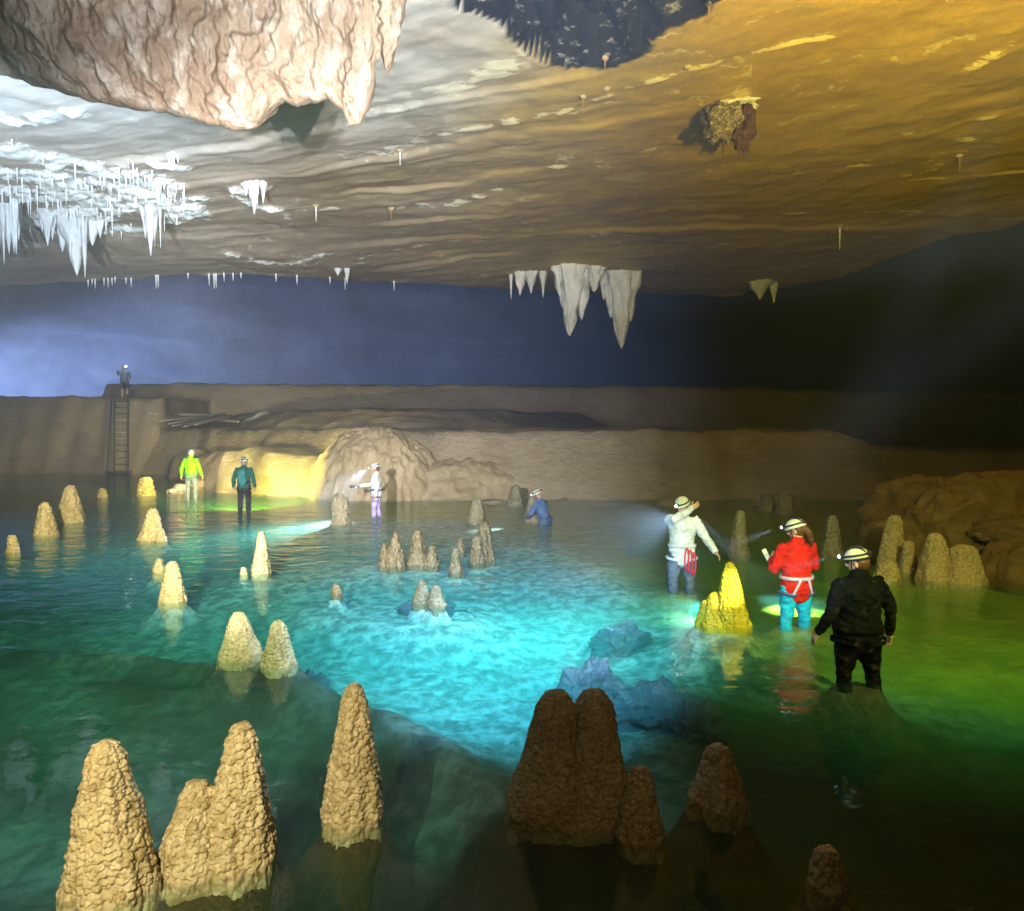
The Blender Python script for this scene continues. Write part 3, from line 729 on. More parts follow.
for i, (px_, py_, z_, r_, lb) in enumerate(((591, 676, -.16, (.30, .28, .36), 'pointed submerged rock rising just behind the twin peaked stalagmite'), (650, 700, -.28, (.5, .35, .30), 'low submerged rock right of the pointed submerged rock'),
        (622, 634, -.22, (.34, .26, .26), 'broad submerged rock in the bright blue water'), (700, 718, -.3, (.3, .25, .24), 'small submerged rock left of the red reflection'),
        (430, 614, -.2, (.55, .4, .32), 'submerged rock under the two brown tips at the cyan edge'), (300, 690, -.3, (.3, .3, .4), 'submerged rock below the narrow pointed stalagmite'))):
    q = W(px_, py_, z_)
    blob('submerged_rock', (q.x, q.y + r_[1] * .5, z_ - r_[2] * .8), r_, lb, 'rock', 'sunk', .5, 1.6, i * 3.1, 60, group='rocks under the clear water')
for i, (px_, py_, r_, lb) in enumerate(((180, 490, .22, 'small pale stone at the shore left of the lime jacket caver'), (198, 487, .30, 'larger pale stone at the shore beside the lime jacket caver'), (172, 493, .16, 'tiny pale stone at the shore, nearest the ladder'))):
    q = W(px_, py_); blob('shore_stone', (q.x, q.y, r_ * .3), (r_ * 1.2, r_, r_ * .75), lb, 'stone', 'mound', .2, 1.2, i * 2.2, 30, group='stones on the far shore')

# ------------------------------------------------------------------ stalactites
def fang(mb_v, mb_f, x, y, ztop, L, rt, n=22, m=26, flute=.18, seed=0, flat=1.0, lean=0, pw=.95):
    th = np.linspace(0, 2 * np.pi, n, endpoint=False); t = np.linspace(0, 1, m)
    T, tt_ = np.meshgrid(th, t, indexing='ij')
    r = rt * (1 - tt_) ** pw * (1 + flute * fbm(np.cos(T) * 2 + seed, np.sin(T) * 2, tt_ * 2.5, 3) + flute * .8 * (ridged(np.cos(T) * 2.2 + seed, np.sin(T) * 2.2, tt_ * .5, 2) - 1)) + .004
    xx = x + np.cos(T) * r + lean * tt_ * tt_; yy = y + np.sin(T) * r * flat; zz = ztop + .25 - (L + .25) * tt_
    off = sum(len(a) for a in mb_v)
    mb_v.append(np.stack([xx, yy, zz], -1).reshape(-1, 3)); mb_f.append(grid_faces(n, m, True) + off)
def stalactite(name, label, parts, mt='white', group='stalactites hanging from the roof', cat='stalactite', root=None, **kw):
    """parts: (px, py_top, py_tip, width_px[, depth]) ; the first gives the depth. Each fang is a mesh part when there are several"""
    p0 = ceil_at(parts[0][0], parts[0][1]) if root is None else root
    th = empty(name, p0) if len(parts) > 1 else None
    for k, pr in enumerate(parts):
        px, pt, pb, w = pr[:4]
        yy = p0.y + (pr[4] if len(pr) > 4 else 0)
        a, b = D(px, pt, yy), D(px, pb, yy)
        zc_ = ceil_h(a.x, a.y); top = max(a.z, min(zc_, a.z + .6))
        v, f = [], []
        fang(v, f, a.x - p0.x, a.y - p0.y, top - p0.z, top - b.z, w * .5 * yy / F, seed=px * .37 + k, n=26, m=34, **kw)
        o = mesh_from('fang' if th else name, np.concatenate(v), np.concatenate(f), M[mt], th)
        if not th: o.location = p0; th = o
    tag(th, label, cat, group); return th
stalactite('stalactite', 'long white spiky stalactite cluster, the lowest one at upper left', [(76, 222, 276, 34), (62, 222, 252, 20, .2), (92, 222, 246, 22, .1), (84, 224, 278, 8, -.3), (70, 224, 262, 8, -.3), (100, 222, 238, 12), (106, 224, 232, 6, .2)], flute=.35)
stalactite('stalactite', 'white bunch of stalactites at the left edge of the roof', [(8, 205, 254, 14), (-4, 205, 262, 16), (13, 210, 253, 8, -.2), (3, 215, 264, 6, -.2), (18, 205, 240, 8)], flute=.35)
stalactite('stalactite', 'white pointed stalactite just right of the left edge bunch', [(14, 195, 236, 12, .6), (15, 200, 255, 8, .6)], flute=.35)
stalactite('stalactite', 'short white stalactite between the edge bunch and the lowest cluster', [(47, 215, 246, 14), (52, 215, 240, 10, .2), (42, 212, 232, 10)], flute=.35)
stalactite('stalactite', 'white triangular stalactite with a straw, right end of the white crust', [(150, 208, 256, 15), (145, 208, 238, 12, .1), (155, 208, 236, 10, .1), (160, 208, 248, 3, -.1)], flute=.35)
stalactite('stalactite', 'small white stalactite above the triangular one', [(158, 180, 206, 12), (153, 180, 192, 10), (164, 180, 190, 8)], flute=.35)
stalactite('stalactite', 'white popcorn tuft with three prongs hanging right of the white crust', [(254, 183, 215, 12), (246, 183, 196, 16), (263, 183, 204, 10), (257, 184, 206, 7, -.1), (250, 183, 200, 6, -.1)], flute=.4)
stalactite('stalactite', 'white popcorn knob on the roof upstream of the white crust', [(173, 156, 168, 13), (169, 156, 163, 9), (178, 156, 163, 9)], flute=.4)
stalactite('stalactite', 'left one of two big pale fangs hanging over the dark chamber', [(570, 276, 336, 34), (582, 276, 320, 22), (594, 276, 292, 22), (560, 276, 296, 16)], flute=.6, root=D(570, 276, 33), flat=.7, pw=.72)
stalactite('stalactite', 'right one of two big pale fangs hanging over the dark chamber', [(622, 280, 349, 34), (611, 280, 318, 20), (631, 280, 322, 18), (604, 278, 300, 12)], flute=.6, root=D(621, 280, 34), flat=.7, pw=.72)
stalactite('stalactite', 'small pale drapery left of the two big fangs', [(520, 284, 296, 16), (531, 286, 294, 16), (543, 289, 298, 8), (511, 283, 300, 4)], root=D(520, 284, 34), flute=.4)
stalactite('stalactite', 'dim pale stalactite stub right of the two big fangs', [(760, 287, 300, 30), (774, 286, 304, 12)], root=D(760, 287, 36), flute=.4)
stalactite('stalactite', 'small hanging tooth at the lip of the roof above the mound', [(347, 270, 284, 8), (338, 270, 276, 14)], root=D(347, 270, 31), flute=.3)
# soda straws: one mesh, many objects
sv_, sf_ = [], []
fang(sv_, sf_, 0, 0, 0, 1.0, .028, n=7, m=6, flute=.1)
proto_me = None
def straw(px, pt, pb, mt='straw', label='thin white soda straw hanging from the crusted roof', group='soda straws on the roof', w=1.0):
    global proto_me
    a = ceil_at(px, pt); b = D(px, pb, a.y); L = max(.12, a.z - b.z)
    if proto_me is None:
        o = mesh_from('soda_straw', np.concatenate(sv_), np.concatenate(sf_), M['straw']); proto_me = o
    else:
        o = proto_me.copy(); COL.objects.link(o)
    o.location = a; o.scale = (w * a.y / 24, w * a.y / 24, L)
    tag(o, label, 'soda straw', group); return o
for (px, pt, pb) in ((2, 190, 220), (10, 185, 222), (22, 178, 205), (30, 190, 218), (37, 186, 214), (46, 196, 214), (74, 208, 232), (75, 164, 192), (85, 178, 190), (100, 176, 186), (104, 178, 190), (114, 178, 187), (119, 168, 190), (126, 178, 188),
        (137, 168, 186), (138, 176, 186), (145, 176, 188), (136, 196, 208), (168, 186, 208), (176, 182, 194), (183, 192, 206), (154, 206, 246), (58, 200, 222), (66, 190, 205), (52, 178, 196), (92, 186, 200), (17, 168, 184), (40, 172, 190), (63, 176, 190), (111, 186, 196), (97, 206, 222), (112, 214, 236), (28, 200, 216), (8, 172, 186), (130, 172, 182)):
    straw(px, pt, pb)
rs = random.Random(5)
for k in range(110):
    (pl, hw, st_) = STROKES[rs.choice((18, 19, 19, 20, 20, 21, 21, 22))]
    i_ = rs.randrange(len(pl) - 1); t_ = rs.random()
    ax = pl[i_][0] * (1 - t_) + pl[i_ + 1][0] * t_; ay = pl[i_][1] * (1 - t_) + pl[i_ + 1][1] * t_ + rs.uniform(-9, 9)
    if 0 < ax < 186: straw(ax, ay, ay + rs.uniform(4, 10) * (2.2 if rs.random() < .12 else 1), w=rs.uniform(.7, 1.4))
for i, (px, L) in enumerate(((88, 5), (92, 4), (95, 8), (104, 6), (108, 8), (112, 5), (115, 4), (126, 4), (131, 7), (156, 12), (158, 11), (188, 4), (209, 10), (214, 13), (216, 12), (224, 7), (233, 6), (241, 4), (276, 6), (297, 8), (330, 5), (345, 10), (394, 8))):
    py = 240
    while py < 310:
        p_ = ceil_at(px, py + 1)
        if p_.y > edge_y(p_.x) + 2.2 or p_.z > ZE + 1.2: break
        py += 1
    straw(px, py - 1, py + L + 1, label='short soda straw at the lip of the roof above the dark chamber', group='soda straws along the lip of the roof', w=1.2)
for (px, pt, pb, lb) in ((709, 4, 42, 'long brown soda straw with a dark knob at the top of the roof'), (605, 58, 72, 'dark soda straw with a pale knob below the black pit'), (583, 96, 112, 'dark soda straw with a pale cup left of the hanging chunk'), (607, 88, 99, 'short dark soda straw between the pit and the hanging chunk'),
        (688, 66, 77, 'short dark soda straw on a pale streak above the hanging chunk'), (840, 226, 250, 'pale soda straw under the thin white line on the ochre roof'), (391, 208, 222, 'dark soda straw in the greenish white crust patch'), (400, 150, 166, 'pale soda straw under the broken white crust streak'), (316, 205, 222, 'small crooked soda straw right of the popcorn tuft'), (960, 155, 172, 'dark soda straw on the ochre roof at the right')):
    a = ceil_at(px, pt); b = D(px, pb, a.y)
    th = empty('soda_straw', a)
    v, f = [], []; fang(v, f, 0, 0, 0, a.z - b.z, 1.6 * a.y / F, n=10, m=14, flute=.15)
    mesh_from('straw', np.concatenate(v), np.concatenate(f), M['stal_dark' if 'dark' in lb or 'brown' in lb else 'straw'], th)
    kr = 2.7 * a.y / F
    k = blob('knob', (0, 0, 0), (kr * 1.3, kr * 1.2, kr * .9), None, None, 'dirty' if 'dark knob' in lb else 'mound', .3, 1.5, px, 18); k.parent = th
    tag(th, lb, 'soda straw', 'lone soda straws on the roof')
# hanging chunk
a = ceil_at(730, 104)
ch = empty('hanging_rock', a)
def chunk(name, px, py, w, h, d, m, seed, **kw):
    q = D(px, py, a.y); s = a.y / F
    o = blob(name, q - a, (w * .5 * s, d * .5 * s, h * .5 * s), None, None, m, .42, 1.5, seed, 48, pw=.8); o.parent = ch; return o
chunk('crusted_body', 722, 121, 34, 34, 34, 'dirty', 3); chunk('rock_plate', 743, 126, 20, 42, 26, 'brownrock', 8)
chunk('crust_cap', 735, 101, 46, 14, 36, 'white', 12)
for (px, pt, pb, w) in ((722, 134, 160, 4), (737, 132, 160, 7), (711, 128, 143, 2.5), (748, 138, 150, 6)):
    v, f = [], []; s = a.y / F; q = D(px, pt, a.y); b = D(px, pb, a.y)
    fang(v, f, q.x - a.x, -.1, q.z - a.z, q.z - b.z, w * .5 * s, n=10, m=12, flute=.2); mesh_from('drip_point', np.concatenate(v), np.concatenate(f), M['brownrock'], ch)
tag(ch, 'ragged dark chunk with white crust and drip points hanging under the ochre roof', 'hanging rock')

# ------------------------------------------------------------------ ladder and poles on the ledge
lb_, lt_ = D(121, 474, 38.9), D(121, 398, 40.6)
ld = empty('ladder', lb_)
lw = .37
def lp(t, s): return Vector((s * lw, 0, 0)) + (lt_ - lb_) * t
for s in (-1, 1): MB().tube([lp(-.15, s), lp(1.05, s)], .045, 8).build('stile', M['metal'], ld)
MB().tube([lp(0, -1) + Vector((-.28, -.25, -.5)), lp(.55, -1) + Vector((-.18, -.18, 0)), lp(1.12, -1) + Vector((-.06, -.1, 0))], .045, 8).build('handrail', M['metal'], ld)
for k in range(12): MB().tube([lp(.04 + k * .083, -1), lp(.04 + k * .083, 1)], .03, 8).build('rung', M['wood'] if k in (5, 6, 7, 8) else M['metal'], ld)
MB().box(Vector((-.05, -.1, .12)), (1.15, .5, .08)).build('foot_plate', M['metal'], ld, bevel=.01)
tag(ld, 'tall dark metal ladder leaning from the water up to the mud ledge', 'ladder')
for i, (x0, y0, x1, y1, w, lb) in enumerate(((150, 415, 222, 417, .09, 'long straight pale pole lying across the back of the heap on the ledge'), (135, 405.5, 178, 406.5, .05, 'thin pale pole on the ledge edge right of the ladder top'),
        (160, 424, 215, 417, .06, None), (165, 428, 225, 416, .06, None), (172, 430, 218, 421, .05, None), (185, 431, 226, 419, .06, None), (195, 430, 232, 420, .05, None), (200, 424, 238, 427, .08, 'short thick pale log at the right end of the heap on the ledge'), (154, 420, 200, 421, .05, None))):
    def on(px, py):
        d = ray(px, py); t = 20
        while t < 60:
            p = Vector((d.x * t, d.y * t, CAMH + d.z * t))
            if p.z < bank_z(p.x, p.y): return p
            t += .1
        return D(px, py, 42)
    p, q = on(x0, y0), on(x1, y1)
    n_ = 5; pts = [p.lerp(q, k / (n_ - 1)) + Vector((0, random.uniform(-.05, .05), .10 + .03 * i)) for k in range(n_)]
    c = (p + q) / 2
    o = MB().tube([t - c for t in pts], w, 8).build('pole', M['wood']); o.location = c
    tag(o, lb or 'pale bleached pole in the tangled heap on the mud ledge', 'pole', 'pale poles heaped on the mud ledge')

# ------------------------------------------------------------------ people
M['skin'] = simple('skin', (.55, .32, .22), .5, 30, .002, .15)
M['hair'] = simple('brown_hair', (.12, .05, .02), .5, 90, .006, .4)
M['glove'] = simple('dark_glove', (.04, .035, .03), .7)
M['lens_bright'] = emit('bright_lamp_lens', (.8, .9, 1), 260)
M['lens'] = emit('lamp_lens', (.8, .9, 1), 9)
def fabric(name, c, rough=.8): M[name] = simple(name, c, rough, 60, .004, .22)
for n_, c_ in (('helmet_white', (.75, .78, .76)), ('helmet_blue', (.25, .42, .62)), ('helmet_cream', (.60, .58, .42)), ('strap_black', (.02, .025, .03)), ('webbing_pale', (.62, .48, .72)), ('webbing_blue', (.06, .10, .22)), ('webbing_white', (.62, .68, .78)), ('cord_red', (.7, .03, .06))): fabric(n_, c_, .45)
for n_, c_ in (('lime_jacket', (.17, .76, .001)), ('green_jacket', (.02, .13, .10)), ('white_shirt', (.76, .80, .84)), ('violet_shirt', (.62, .60, .82)), ('blue_jacket', (.10, .17, .42)), ('red_shirt', (.62, .012, .005)), ('cyan_trousers', (.008, .50, .85)), ('black_top', (.003, .005, .0055)), ('black_trousers', (.0015, .002, .002)), ('grey_trousers', (.17, .20, .33)), ('dark_trousers', (.035, .03, .035)), ('violet_trousers', (.42, .36, .70)), ('navy_trousers', (.12, .16, .26)), ('blue_shirt', (.16, .22, .36)), ('teal_pack', (.06, .24, .26))): M[n_] = simple(n_, c_, .85, 60, .004, .35, .08 if n_.startswith('black') else .3, mud=.55 if 'trousers' in n_ or 'white' in n_ else .3)

def person(px, py, rz, depth, scale, label, look, pose, det=.010, base=None, lamp=None):
    """look: materials; pose: joint overrides in the figure's own frame (x right, y forward, z up, 1.75 m tall)"""
    g = base if base is not None else W(px, py)
    root = empty('person', Vector((g.x, g.y + (.1 if base is None else 0), (-depth if base is None else g.z))), rz)
    root.scale = (scale,) * 3
    J = dict(hipL=(-.09, 0, .93), hipR=(.09, 0, .93), kneeL=(-.11, .03, .50), kneeR=(.11, .03, .50), ankL=(-.12, 0, .09), ankR=(.12, 0, .09),
             pel=(0, 0, .95), waist=(0, 0, 1.08), chest=(0, .01, 1.30), neck=(0, .0, 1.48), head=(0, .03, 1.63),
             shL=(-.185, 0, 1.42), shR=(.185, 0, 1.42), elL=(-.26, -.02, 1.14), elR=(.26, -.02, 1.14), wrL=(-.27, .06, .90), wrR=(.27, .06, .90))
    J.update(pose); J = {k: (Vector(v) if not isinstance(v, (int, float)) else v) for k, v in J.items()}
    hy, hp, bw = J.get('yaw', 0), J.get('nod', 0), look.get('build', 1.0)
    HR = Matrix.Rotation(hy, 3, 'Z') @ Matrix.Rotation(-hp, 3, 'X')
    H = J['head']
    def torso(mb, e, lo=0, hi=99):
        c = [(J['pel'] - Vector((0, 0, .06)), .168, .122), (J['pel'] + Vector((0, 0, .04)), .165, .122), (J['waist'], .148, .112), (J['chest'] - Vector((0, 0, .07)), .165, .118), (J['chest'] + Vector((0, 0, .05)), .178, .118), (J['chest'].lerp(J['neck'], .72), .142, .092), (J['neck'] - Vector((0, 0, .01)), .066, .066)]
        c = c[lo:hi]
        mb.tube([q[0] for q in c], [(q[1] * bw + e, q[2] * bw + e) for q in c], 20, side=(1, 0, 0))
    def arm(mb, e, S, to=1.0):
        a, b, c = J['sh' + S], J['el' + S], J['wr' + S]
        inn = a.lerp(J['chest'], .35)
        w = b.lerp(c, to)
        mb.tube([inn, a, a.lerp(b, .4), b, b.lerp(w, .35), w], [.062 + e, .064 * bw ** .5 + e, .056 * bw ** .5 + e, .046 + e, .044 + e, .031 + e], 12)
    def leg(mb, e, S, frm=0, to=1.0):
        a, b, c = J['hip' + S], J['knee' + S], J['ank' + S]; w = b.lerp(c, to)
        mb.tube([a, a.lerp(b, .45), b, b.lerp(w, .35), w], [.092 * bw + e, .080 * bw + e, .056 + e, .057 + e, .042 + e], 14)
    # body
    mb = MB(); torso(mb, 0)
    for S in 'LR':
        arm(mb, -.004, S); leg(mb, -.004, S)
        a = J['ank' + S]; mb.tube([a + Vector((0, -.05, -.05)), a + Vector((0, .08, -.05)), a + Vector((0, .17, -.065))], [(.036, .04), (.042, .035), (.036, .022)], 10, side=(1, 0, 0))
        wv, el = J['wr' + S], J['el' + S]
        d = (wv - el).normalized(); ref = Vector((0, 1, 0)) if abs(d.y) < .8 else Vector((0, 0, 1))
        if J.get('palm' + S) is not None: ref = J['palm' + S]
        fr = (ref - d * ref.dot(d)).normalized()           # across the palm, thumb side
        pn_ = d.cross(fr) * (1 if S == 'L' else -1)
        mb.tube([wv, wv + d * .05, wv + d * .095], [(.027, .021), (.041, .019), (.039, .015)], 12, side=fr)
        curl = J.get('curl', .45)
        for k, (o_, L) in enumerate(((.030, .072), (.010, .080), (-.010, .075), (-.029, .058))):
            p0 = wv + d * .085 + fr * o_
            d1 = (d * math.cos(curl * .5) + pn_ * math.sin(curl * .5) + fr * o_ * 3).normalized(); d2 = (d * math.cos(curl * 1.4) + pn_ * math.sin(curl * 1.4)).normalized()
            mb.tube([p0 - d * .02, p0, p0 + d1 * L * .5, p0 + d1 * L * .5 + d2 * L * .5], [.0105, .0105, .0095, .008], 8)
        p0 = wv + d * .03 + fr * .034
        t1 = (d * .6 + fr * .7 + pn_ * .25).normalized(); t2 = (d * .9 + fr * .25 + pn_ * .3).normalized()
        mb.tube([p0 - fr * .02, p0, p0 + t1 * .04, p0 + t1 * .04 + t2 * .035], [.014, .013, .011, .009], 8)
    mb.tube([J['neck'] - Vector((0, 0, .05)), J['neck'] + Vector((0, .005, .04)), H + HR @ Vector((0, -.01, -.07))], [.062, .056, .056], 14)
    mb.ell(H + HR @ Vector((0, -.012, .03)), (.078, .098, .095), 18, 12, HR)
    mb.ell(H + HR @ Vector((0, .022, -.045)), (.058, .068, .078), 16, 10, HR)
    mb.tube([H + HR @ Vector((0, .088, .012)), H + HR @ Vector((0, .108, -.02)), H + HR @ Vector((0, .095, -.032))], [.010, .015, .012], 8)
    mb.ell(H + HR @ Vector((0, .083, -.062)), (.024, .012, .010), 10, 6, HR)
    mb.ell(H + HR @ Vector((0, .070, -.100)), (.026, .022, .018), 10, 6, HR)
    for s in (-1, 1):
        mb.ell(H + HR @ Vector((s * .080, -.005, -.02)), (.012, .022, .034), 10, 6, HR)
        mb.ell(H + HR @ Vector((s * .031, .078, .020)), (.022, .012, .008), 10, 6, HR)
    mb.build('body', M['skin'], root, det * .75, 2)
    ey = MB()
    for s in (-1, 1): ey.ell(H + HR @ Vector((s * .031, .080, .004)), (.014, .010, .008), 10, 6, HR)
    ey.build('eyes', M['strap_black'], root)
    # clothes
    mb = MB(); torso(mb, .022, 1 if look.get('long', 1) == 0 else 0, 7)
    for S in 'LR': arm(mb, .018, S, look.get('sleeve', .95))
    if look.get('hem'): mb.tube([J['pel'] - Vector((0, 0, .10)), J['pel']], [(.185 * bw, .14 * bw), (.185 * bw, .14 * bw)], 20, side=(1, 0, 0))
    mb.tube([J['neck'] - Vector((0, 0, .03)), J['neck'] + Vector((0, 0, .025))], [.078, .068], 14)
    mb.build(look.get('topname', 'shirt'), M[look['top']], root, det, 3, .012, 11)
    mb = MB()
    mb.tube([J['pel'] - Vector((0, 0, .09)), J['pel'] + Vector((0, 0, .06))], [(.168 * bw + .016, .122 * bw + .016), (.165 * bw + .014, .122 * bw + .014)], 20, side=(1, 0, 0))
    for S in 'LR': leg(mb, .016, S, 0, look.get('legs', .95)) if look.get('legs', 1) > 0 else mb.tube([J['hip' + S], J['hip' + S].lerp(J['knee' + S], .85)], [.112, .098], 14)
    mb.build('shorts' if look.get('legs', 1) <= 0 else 'trousers', M[look['bottom']], root, det, 3, .012, 11)
    # helmet
    he = empty('helmet_origin', (0, 0, 0)); bpy.data.objects.remove(he)
    hc = H + HR @ Vector((0, -.005, .045))
    mb = MB().ell(hc, (.104, .124, .100), 28, 14, HR, zmin=-.12)
    hm = mb.build('helmet', M[look['helmet']], root)
    MB().band(hc + HR @ Vector((0, 0, -.012)), .105, .125, .016, .012, 0, 32, HR @ Vector((1, 0, 0)), HR @ Vector((0, 1, 0))).build('brim', M[look.get('brim', look['helmet'])], hm)
    MB().band(hc + HR @ Vector((0, 0, .025)), .102, .122, .022, .006, 0, 32, HR @ Vector((1, 0, 0)), HR @ Vector((0, 1, 0))).build('lamp_strap', M['strap_black'], hm)
    st = MB()
    for s in (-1, 1): st.tube([hc + HR @ Vector((s * .108, .03, -.02)), H + HR @ Vector((s * .072, .05, -.085)), H + HR @ Vector((0, .06, -.125))], .007, 6)
    st.build('chin_strap', M['strap_black'], hm)
    if look.get('crown'):
        mb = MB()
        for t in (-.5, .5): mb.tube([hc + HR @ Vector((t * .07, .112 * math.cos(a_), .100 * math.sin(a_) + .004)) for a_ in np.linspace(.4, 2.7, 9)], .011, 6)
        mb.build('shell_rib', M[look['crown']], hm)
    lampc = hc + HR @ Vector((0, .135, .030))
    MB().box(lampc, (.052, .03, .040), HR).build('headlamp', M['strap_black'], hm, bevel=.006)
    MB().tube([lampc + HR @ Vector((0, .016, 0)), lampc + HR @ Vector((0, .026, 0))], .017 if base is None else .024, 14).build('lamp_lens', M['lens'] if base is None else M['lens_bright'], hm)
    MB().box(hc + HR @ Vector((0, -.128, .025)), (.07, .03, .045), HR).build('battery_box', M['strap_black'], hm, bevel=.006)
    if look.get('hair'):
        mb = MB().ell(H + HR @ Vector((0, -.035, -.005)), (.088, .085, .095), 18, 12, HR)
        if look['hair'] == 'long': mb.tube([H + HR @ Vector((0, -.10, .0)), H + HR @ Vector((.02, -.13, -.08)), H + HR @ Vector((.05, -.12, -.18)), H + HR @ Vector((.06, -.10, -.24))], [.05, .05, .042, .02], 12)
        mb.build('hair', M['hair'], root, .008, 1, .006, 40)
    if look.get('harness'):
        wm = M[look['harness']]
        MB().band(J['pel'] + Vector((0, 0, look.get('belt', .09))), .165 * bw + .030, .122 * bw + .032, .045, .008).build('belt', wm, root)
        for S, s in (('L', -1), ('R', 1)):
            a, b = J['hip' + S], J['knee' + S]; q = a.lerp(b, .22)
            MB().band(q + Vector((s * .01, 0, 0)), .115 * bw, .118 * bw, .04, .008, s * .02).build('leg_loop', M[look.get('loops', look['harness'])], root)
            if look.get('risers', 1): MB().tube([q + Vector((s * .03, -.125 * bw, .02)), J['pel'] + Vector((s * .05, -.155 * bw, .09))], (.018), 6).build('riser_strap', wm, root)
    if look.get('sling'):
        mb = MB()
        for k in range(3):
            o_ = Vector((-.06 - .05 * k, .155 + .01 * k, 0)); mb.tube([J['pel'] + o_ + Vector((math.sin(t) * .028, 0, -.10 - .03 * k + .17 * math.cos(t))) for t in np.linspace(0, 6.1, 14)], .012, 6)
        mb.build('sling', M['cord_red'], root)
    if look.get('pack'):
        mb = MB(); c = J['chest'] + Vector((0, -.19, -.10))
        mb.tube([c - Vector((0, 0, .17)), c, c + Vector((0, 0, .16))], [(.13, .08), (.14, .09), (.10, .06)], 16, side=(1, 0, 0))
        mb.build('small_pack', M[look['pack']], root, .016, 2, .006)
    tag(root, label, 'person', 'cavers wading through the cave')
    Mx = Matrix.Translation(root.location) @ Matrix.Rotation(rz, 4, 'Z') @ Matrix.Scale(scale, 4)
    return root, Mx @ (lampc + HR @ Vector((0, .12, 0))), Mx

P_ = {}
P_['black'] = person(862, 682, R(14), .43, .96, 'person in black top and trousers, back turned, cream helmet, wading in dim green water',
    dict(top='black_top', bottom='black_trousers', helmet='helmet_cream', brim='strap_black', crown='strap_black', build=1.38, topname='long_sleeved_top', harness='black_trousers', risers=0, belt=.02, hair='short'),
    dict(yaw=R(38), nod=R(14), elL=(-.33, -.03, 1.16), wrL=(-.41, .06, .94), elR=(.36, -.03, 1.14), wrR=(.42, .05, .88), shL=(-.21, 0, 1.41), shR=(.21, 0, 1.41), kneeL=(-.13, .04, .5), kneeR=(.16, -.02, .5), ankR=(.19, -.08, .09)), .009)
P_['red'] = person(799, 623, R(14), .48, 1.0, 'person in red shirt and bright cyan trousers, back turned, brown hair under white helmet',
    dict(top='red_shirt', bottom='cyan_trousers', helmet='helmet_white', brim='helmet_white', crown='strap_black', build=1.10, harness='webbing_pale', loops='webbing_blue', hair='long', hem=1),
    dict(yaw=R(42), nod=R(20), elL=(-.29, .06, 1.12), wrL=(-.17, .27, 1.22), elR=(.30, .06, 1.14), wrR=(.12, .26, 1.18), kneeL=(-.13, .02, .5), kneeR=(.13, .02, .5), ankL=(-.15, -.02, .09), ankR=(.12, -.02, .09)), .009)
P_['white'] = person(683, 588, R(172), .42, 1.02, 'person in white shirt facing the viewer, one arm raised to the helmet, red slings',
    dict(top='white_shirt', bottom='navy_trousers', helmet='helmet_white', build=1.05, harness='webbing_white', sling=1, hem=1),
    dict(yaw=R(-38), nod=R(22), elR=(.12, .27, 1.46), wrR=(-.12, .18, 1.61), palmR=(0, 0, 1), elL=(-.34, .02, 1.16), wrL=(-.47, .12, .98), kneeL=(-.12, .05, .5), kneeR=(.13, .05, .5)), .009)
P_['blue'] = person(542, 524, R(58), .85, 1.0, 'person in blue jacket and white helmet, waist deep in the water by the bank',
    dict(top='blue_jacket', bottom='navy_trousers', helmet='helmet_white', build=1.05, topname='jacket', harness='webbing_blue'),
    dict(pel=(0, -.10, .92), waist=(0, -.07, 1.04), chest=(0, .0, 1.26), neck=(0, .06, 1.43), head=(0, .12, 1.575), shL=(-.185, .03, 1.37), shR=(.185, .03, 1.37), elL=(-.24, .2, 1.08), elR=(.24, .2, 1.08), wrL=(-.14, .38, 1.0), wrR=(.14, .38, 1.0), nod=R(25), yaw=R(12), hipL=(-.09, -.1, .9), hipR=(.09, -.1, .9)), .014)
P_['mid'] = person(376, 516, R(92), .32, 1.0, 'person in white shirt and violet trousers, side view, arm stretched left before the dome',
    dict(top='white_shirt', bottom='violet_trousers', helmet='helmet_white', harness='webbing_blue', hair='short', hem=1, risers=0),
    dict(nod=R(22), elR=(.20, .20, 1.18), wrR=(.16, .46, 1.13), elL=(-.24, -.06, 1.14), wrL=(-.22, .0, .90), kneeL=(-.10, .06, .5), kneeR=(.10, -.02, .5), ankL=(-.1, .05, .09), ankR=(.1, -.1, .09)), .013)
P_['lime'] = person(190, 499, R(-6), .12, 1.02, 'person in lime yellow jacket and grey trousers, back turned, at the far shore',
    dict(top='lime_jacket', bottom='grey_trousers', helmet='helmet_blue', build=1.12, topname='jacket', harness='webbing_blue', risers=0, belt=-.02),
    dict(elL=(-.30, -.04, 1.16), wrL=(-.33, -.02, .92), elR=(.30, -.02, 1.16), wrR=(.37, .02, .93), kneeL=(-.12, .02, .5), kneeR=(.13, .02, .5), ankL=(-.13, 0, .09), ankR=(.14, 0, .09)), .014)
P_['green'] = person(243, 513, R(3), .14, .98, 'person in dark green jacket with small teal pack, back turned, before yellow lit rock',
    dict(top='green_jacket', bottom='dark_trousers', helmet='helmet_white', crown='strap_black', topname='jacket', pack='teal_pack', harness='strap_black', risers=0),
    dict(elL=(-.28, -.03, 1.15), wrL=(-.30, .02, .91), elR=(.28, -.03, 1.15), wrR=(.31, .0, .91), kneeL=(-.11, .02, .5), kneeR=(.12, .02, .5)), .014)
b_ = Vector((D(122, 398, 41.6).x, 41.9, 0)); b_.z = bank_z(b_.x, b_.y) - .02
P_['top'] = person(0, 0, R(215), 0, 1.08, 'person in pale shirt and dark shorts on the mud ledge at the ladder top',
    dict(top='blue_shirt', bottom='strap_black', helmet='helmet_white', legs=0, harness='webbing_blue', risers=0),
    dict(yaw=R(20), nod=R(15), elR=(.30, .08, 1.22), wrR=(.36, .20, 1.40), elL=(-.26, .02, 1.14), wrL=(-.2, .2, 1.05)), .016, base=b_)
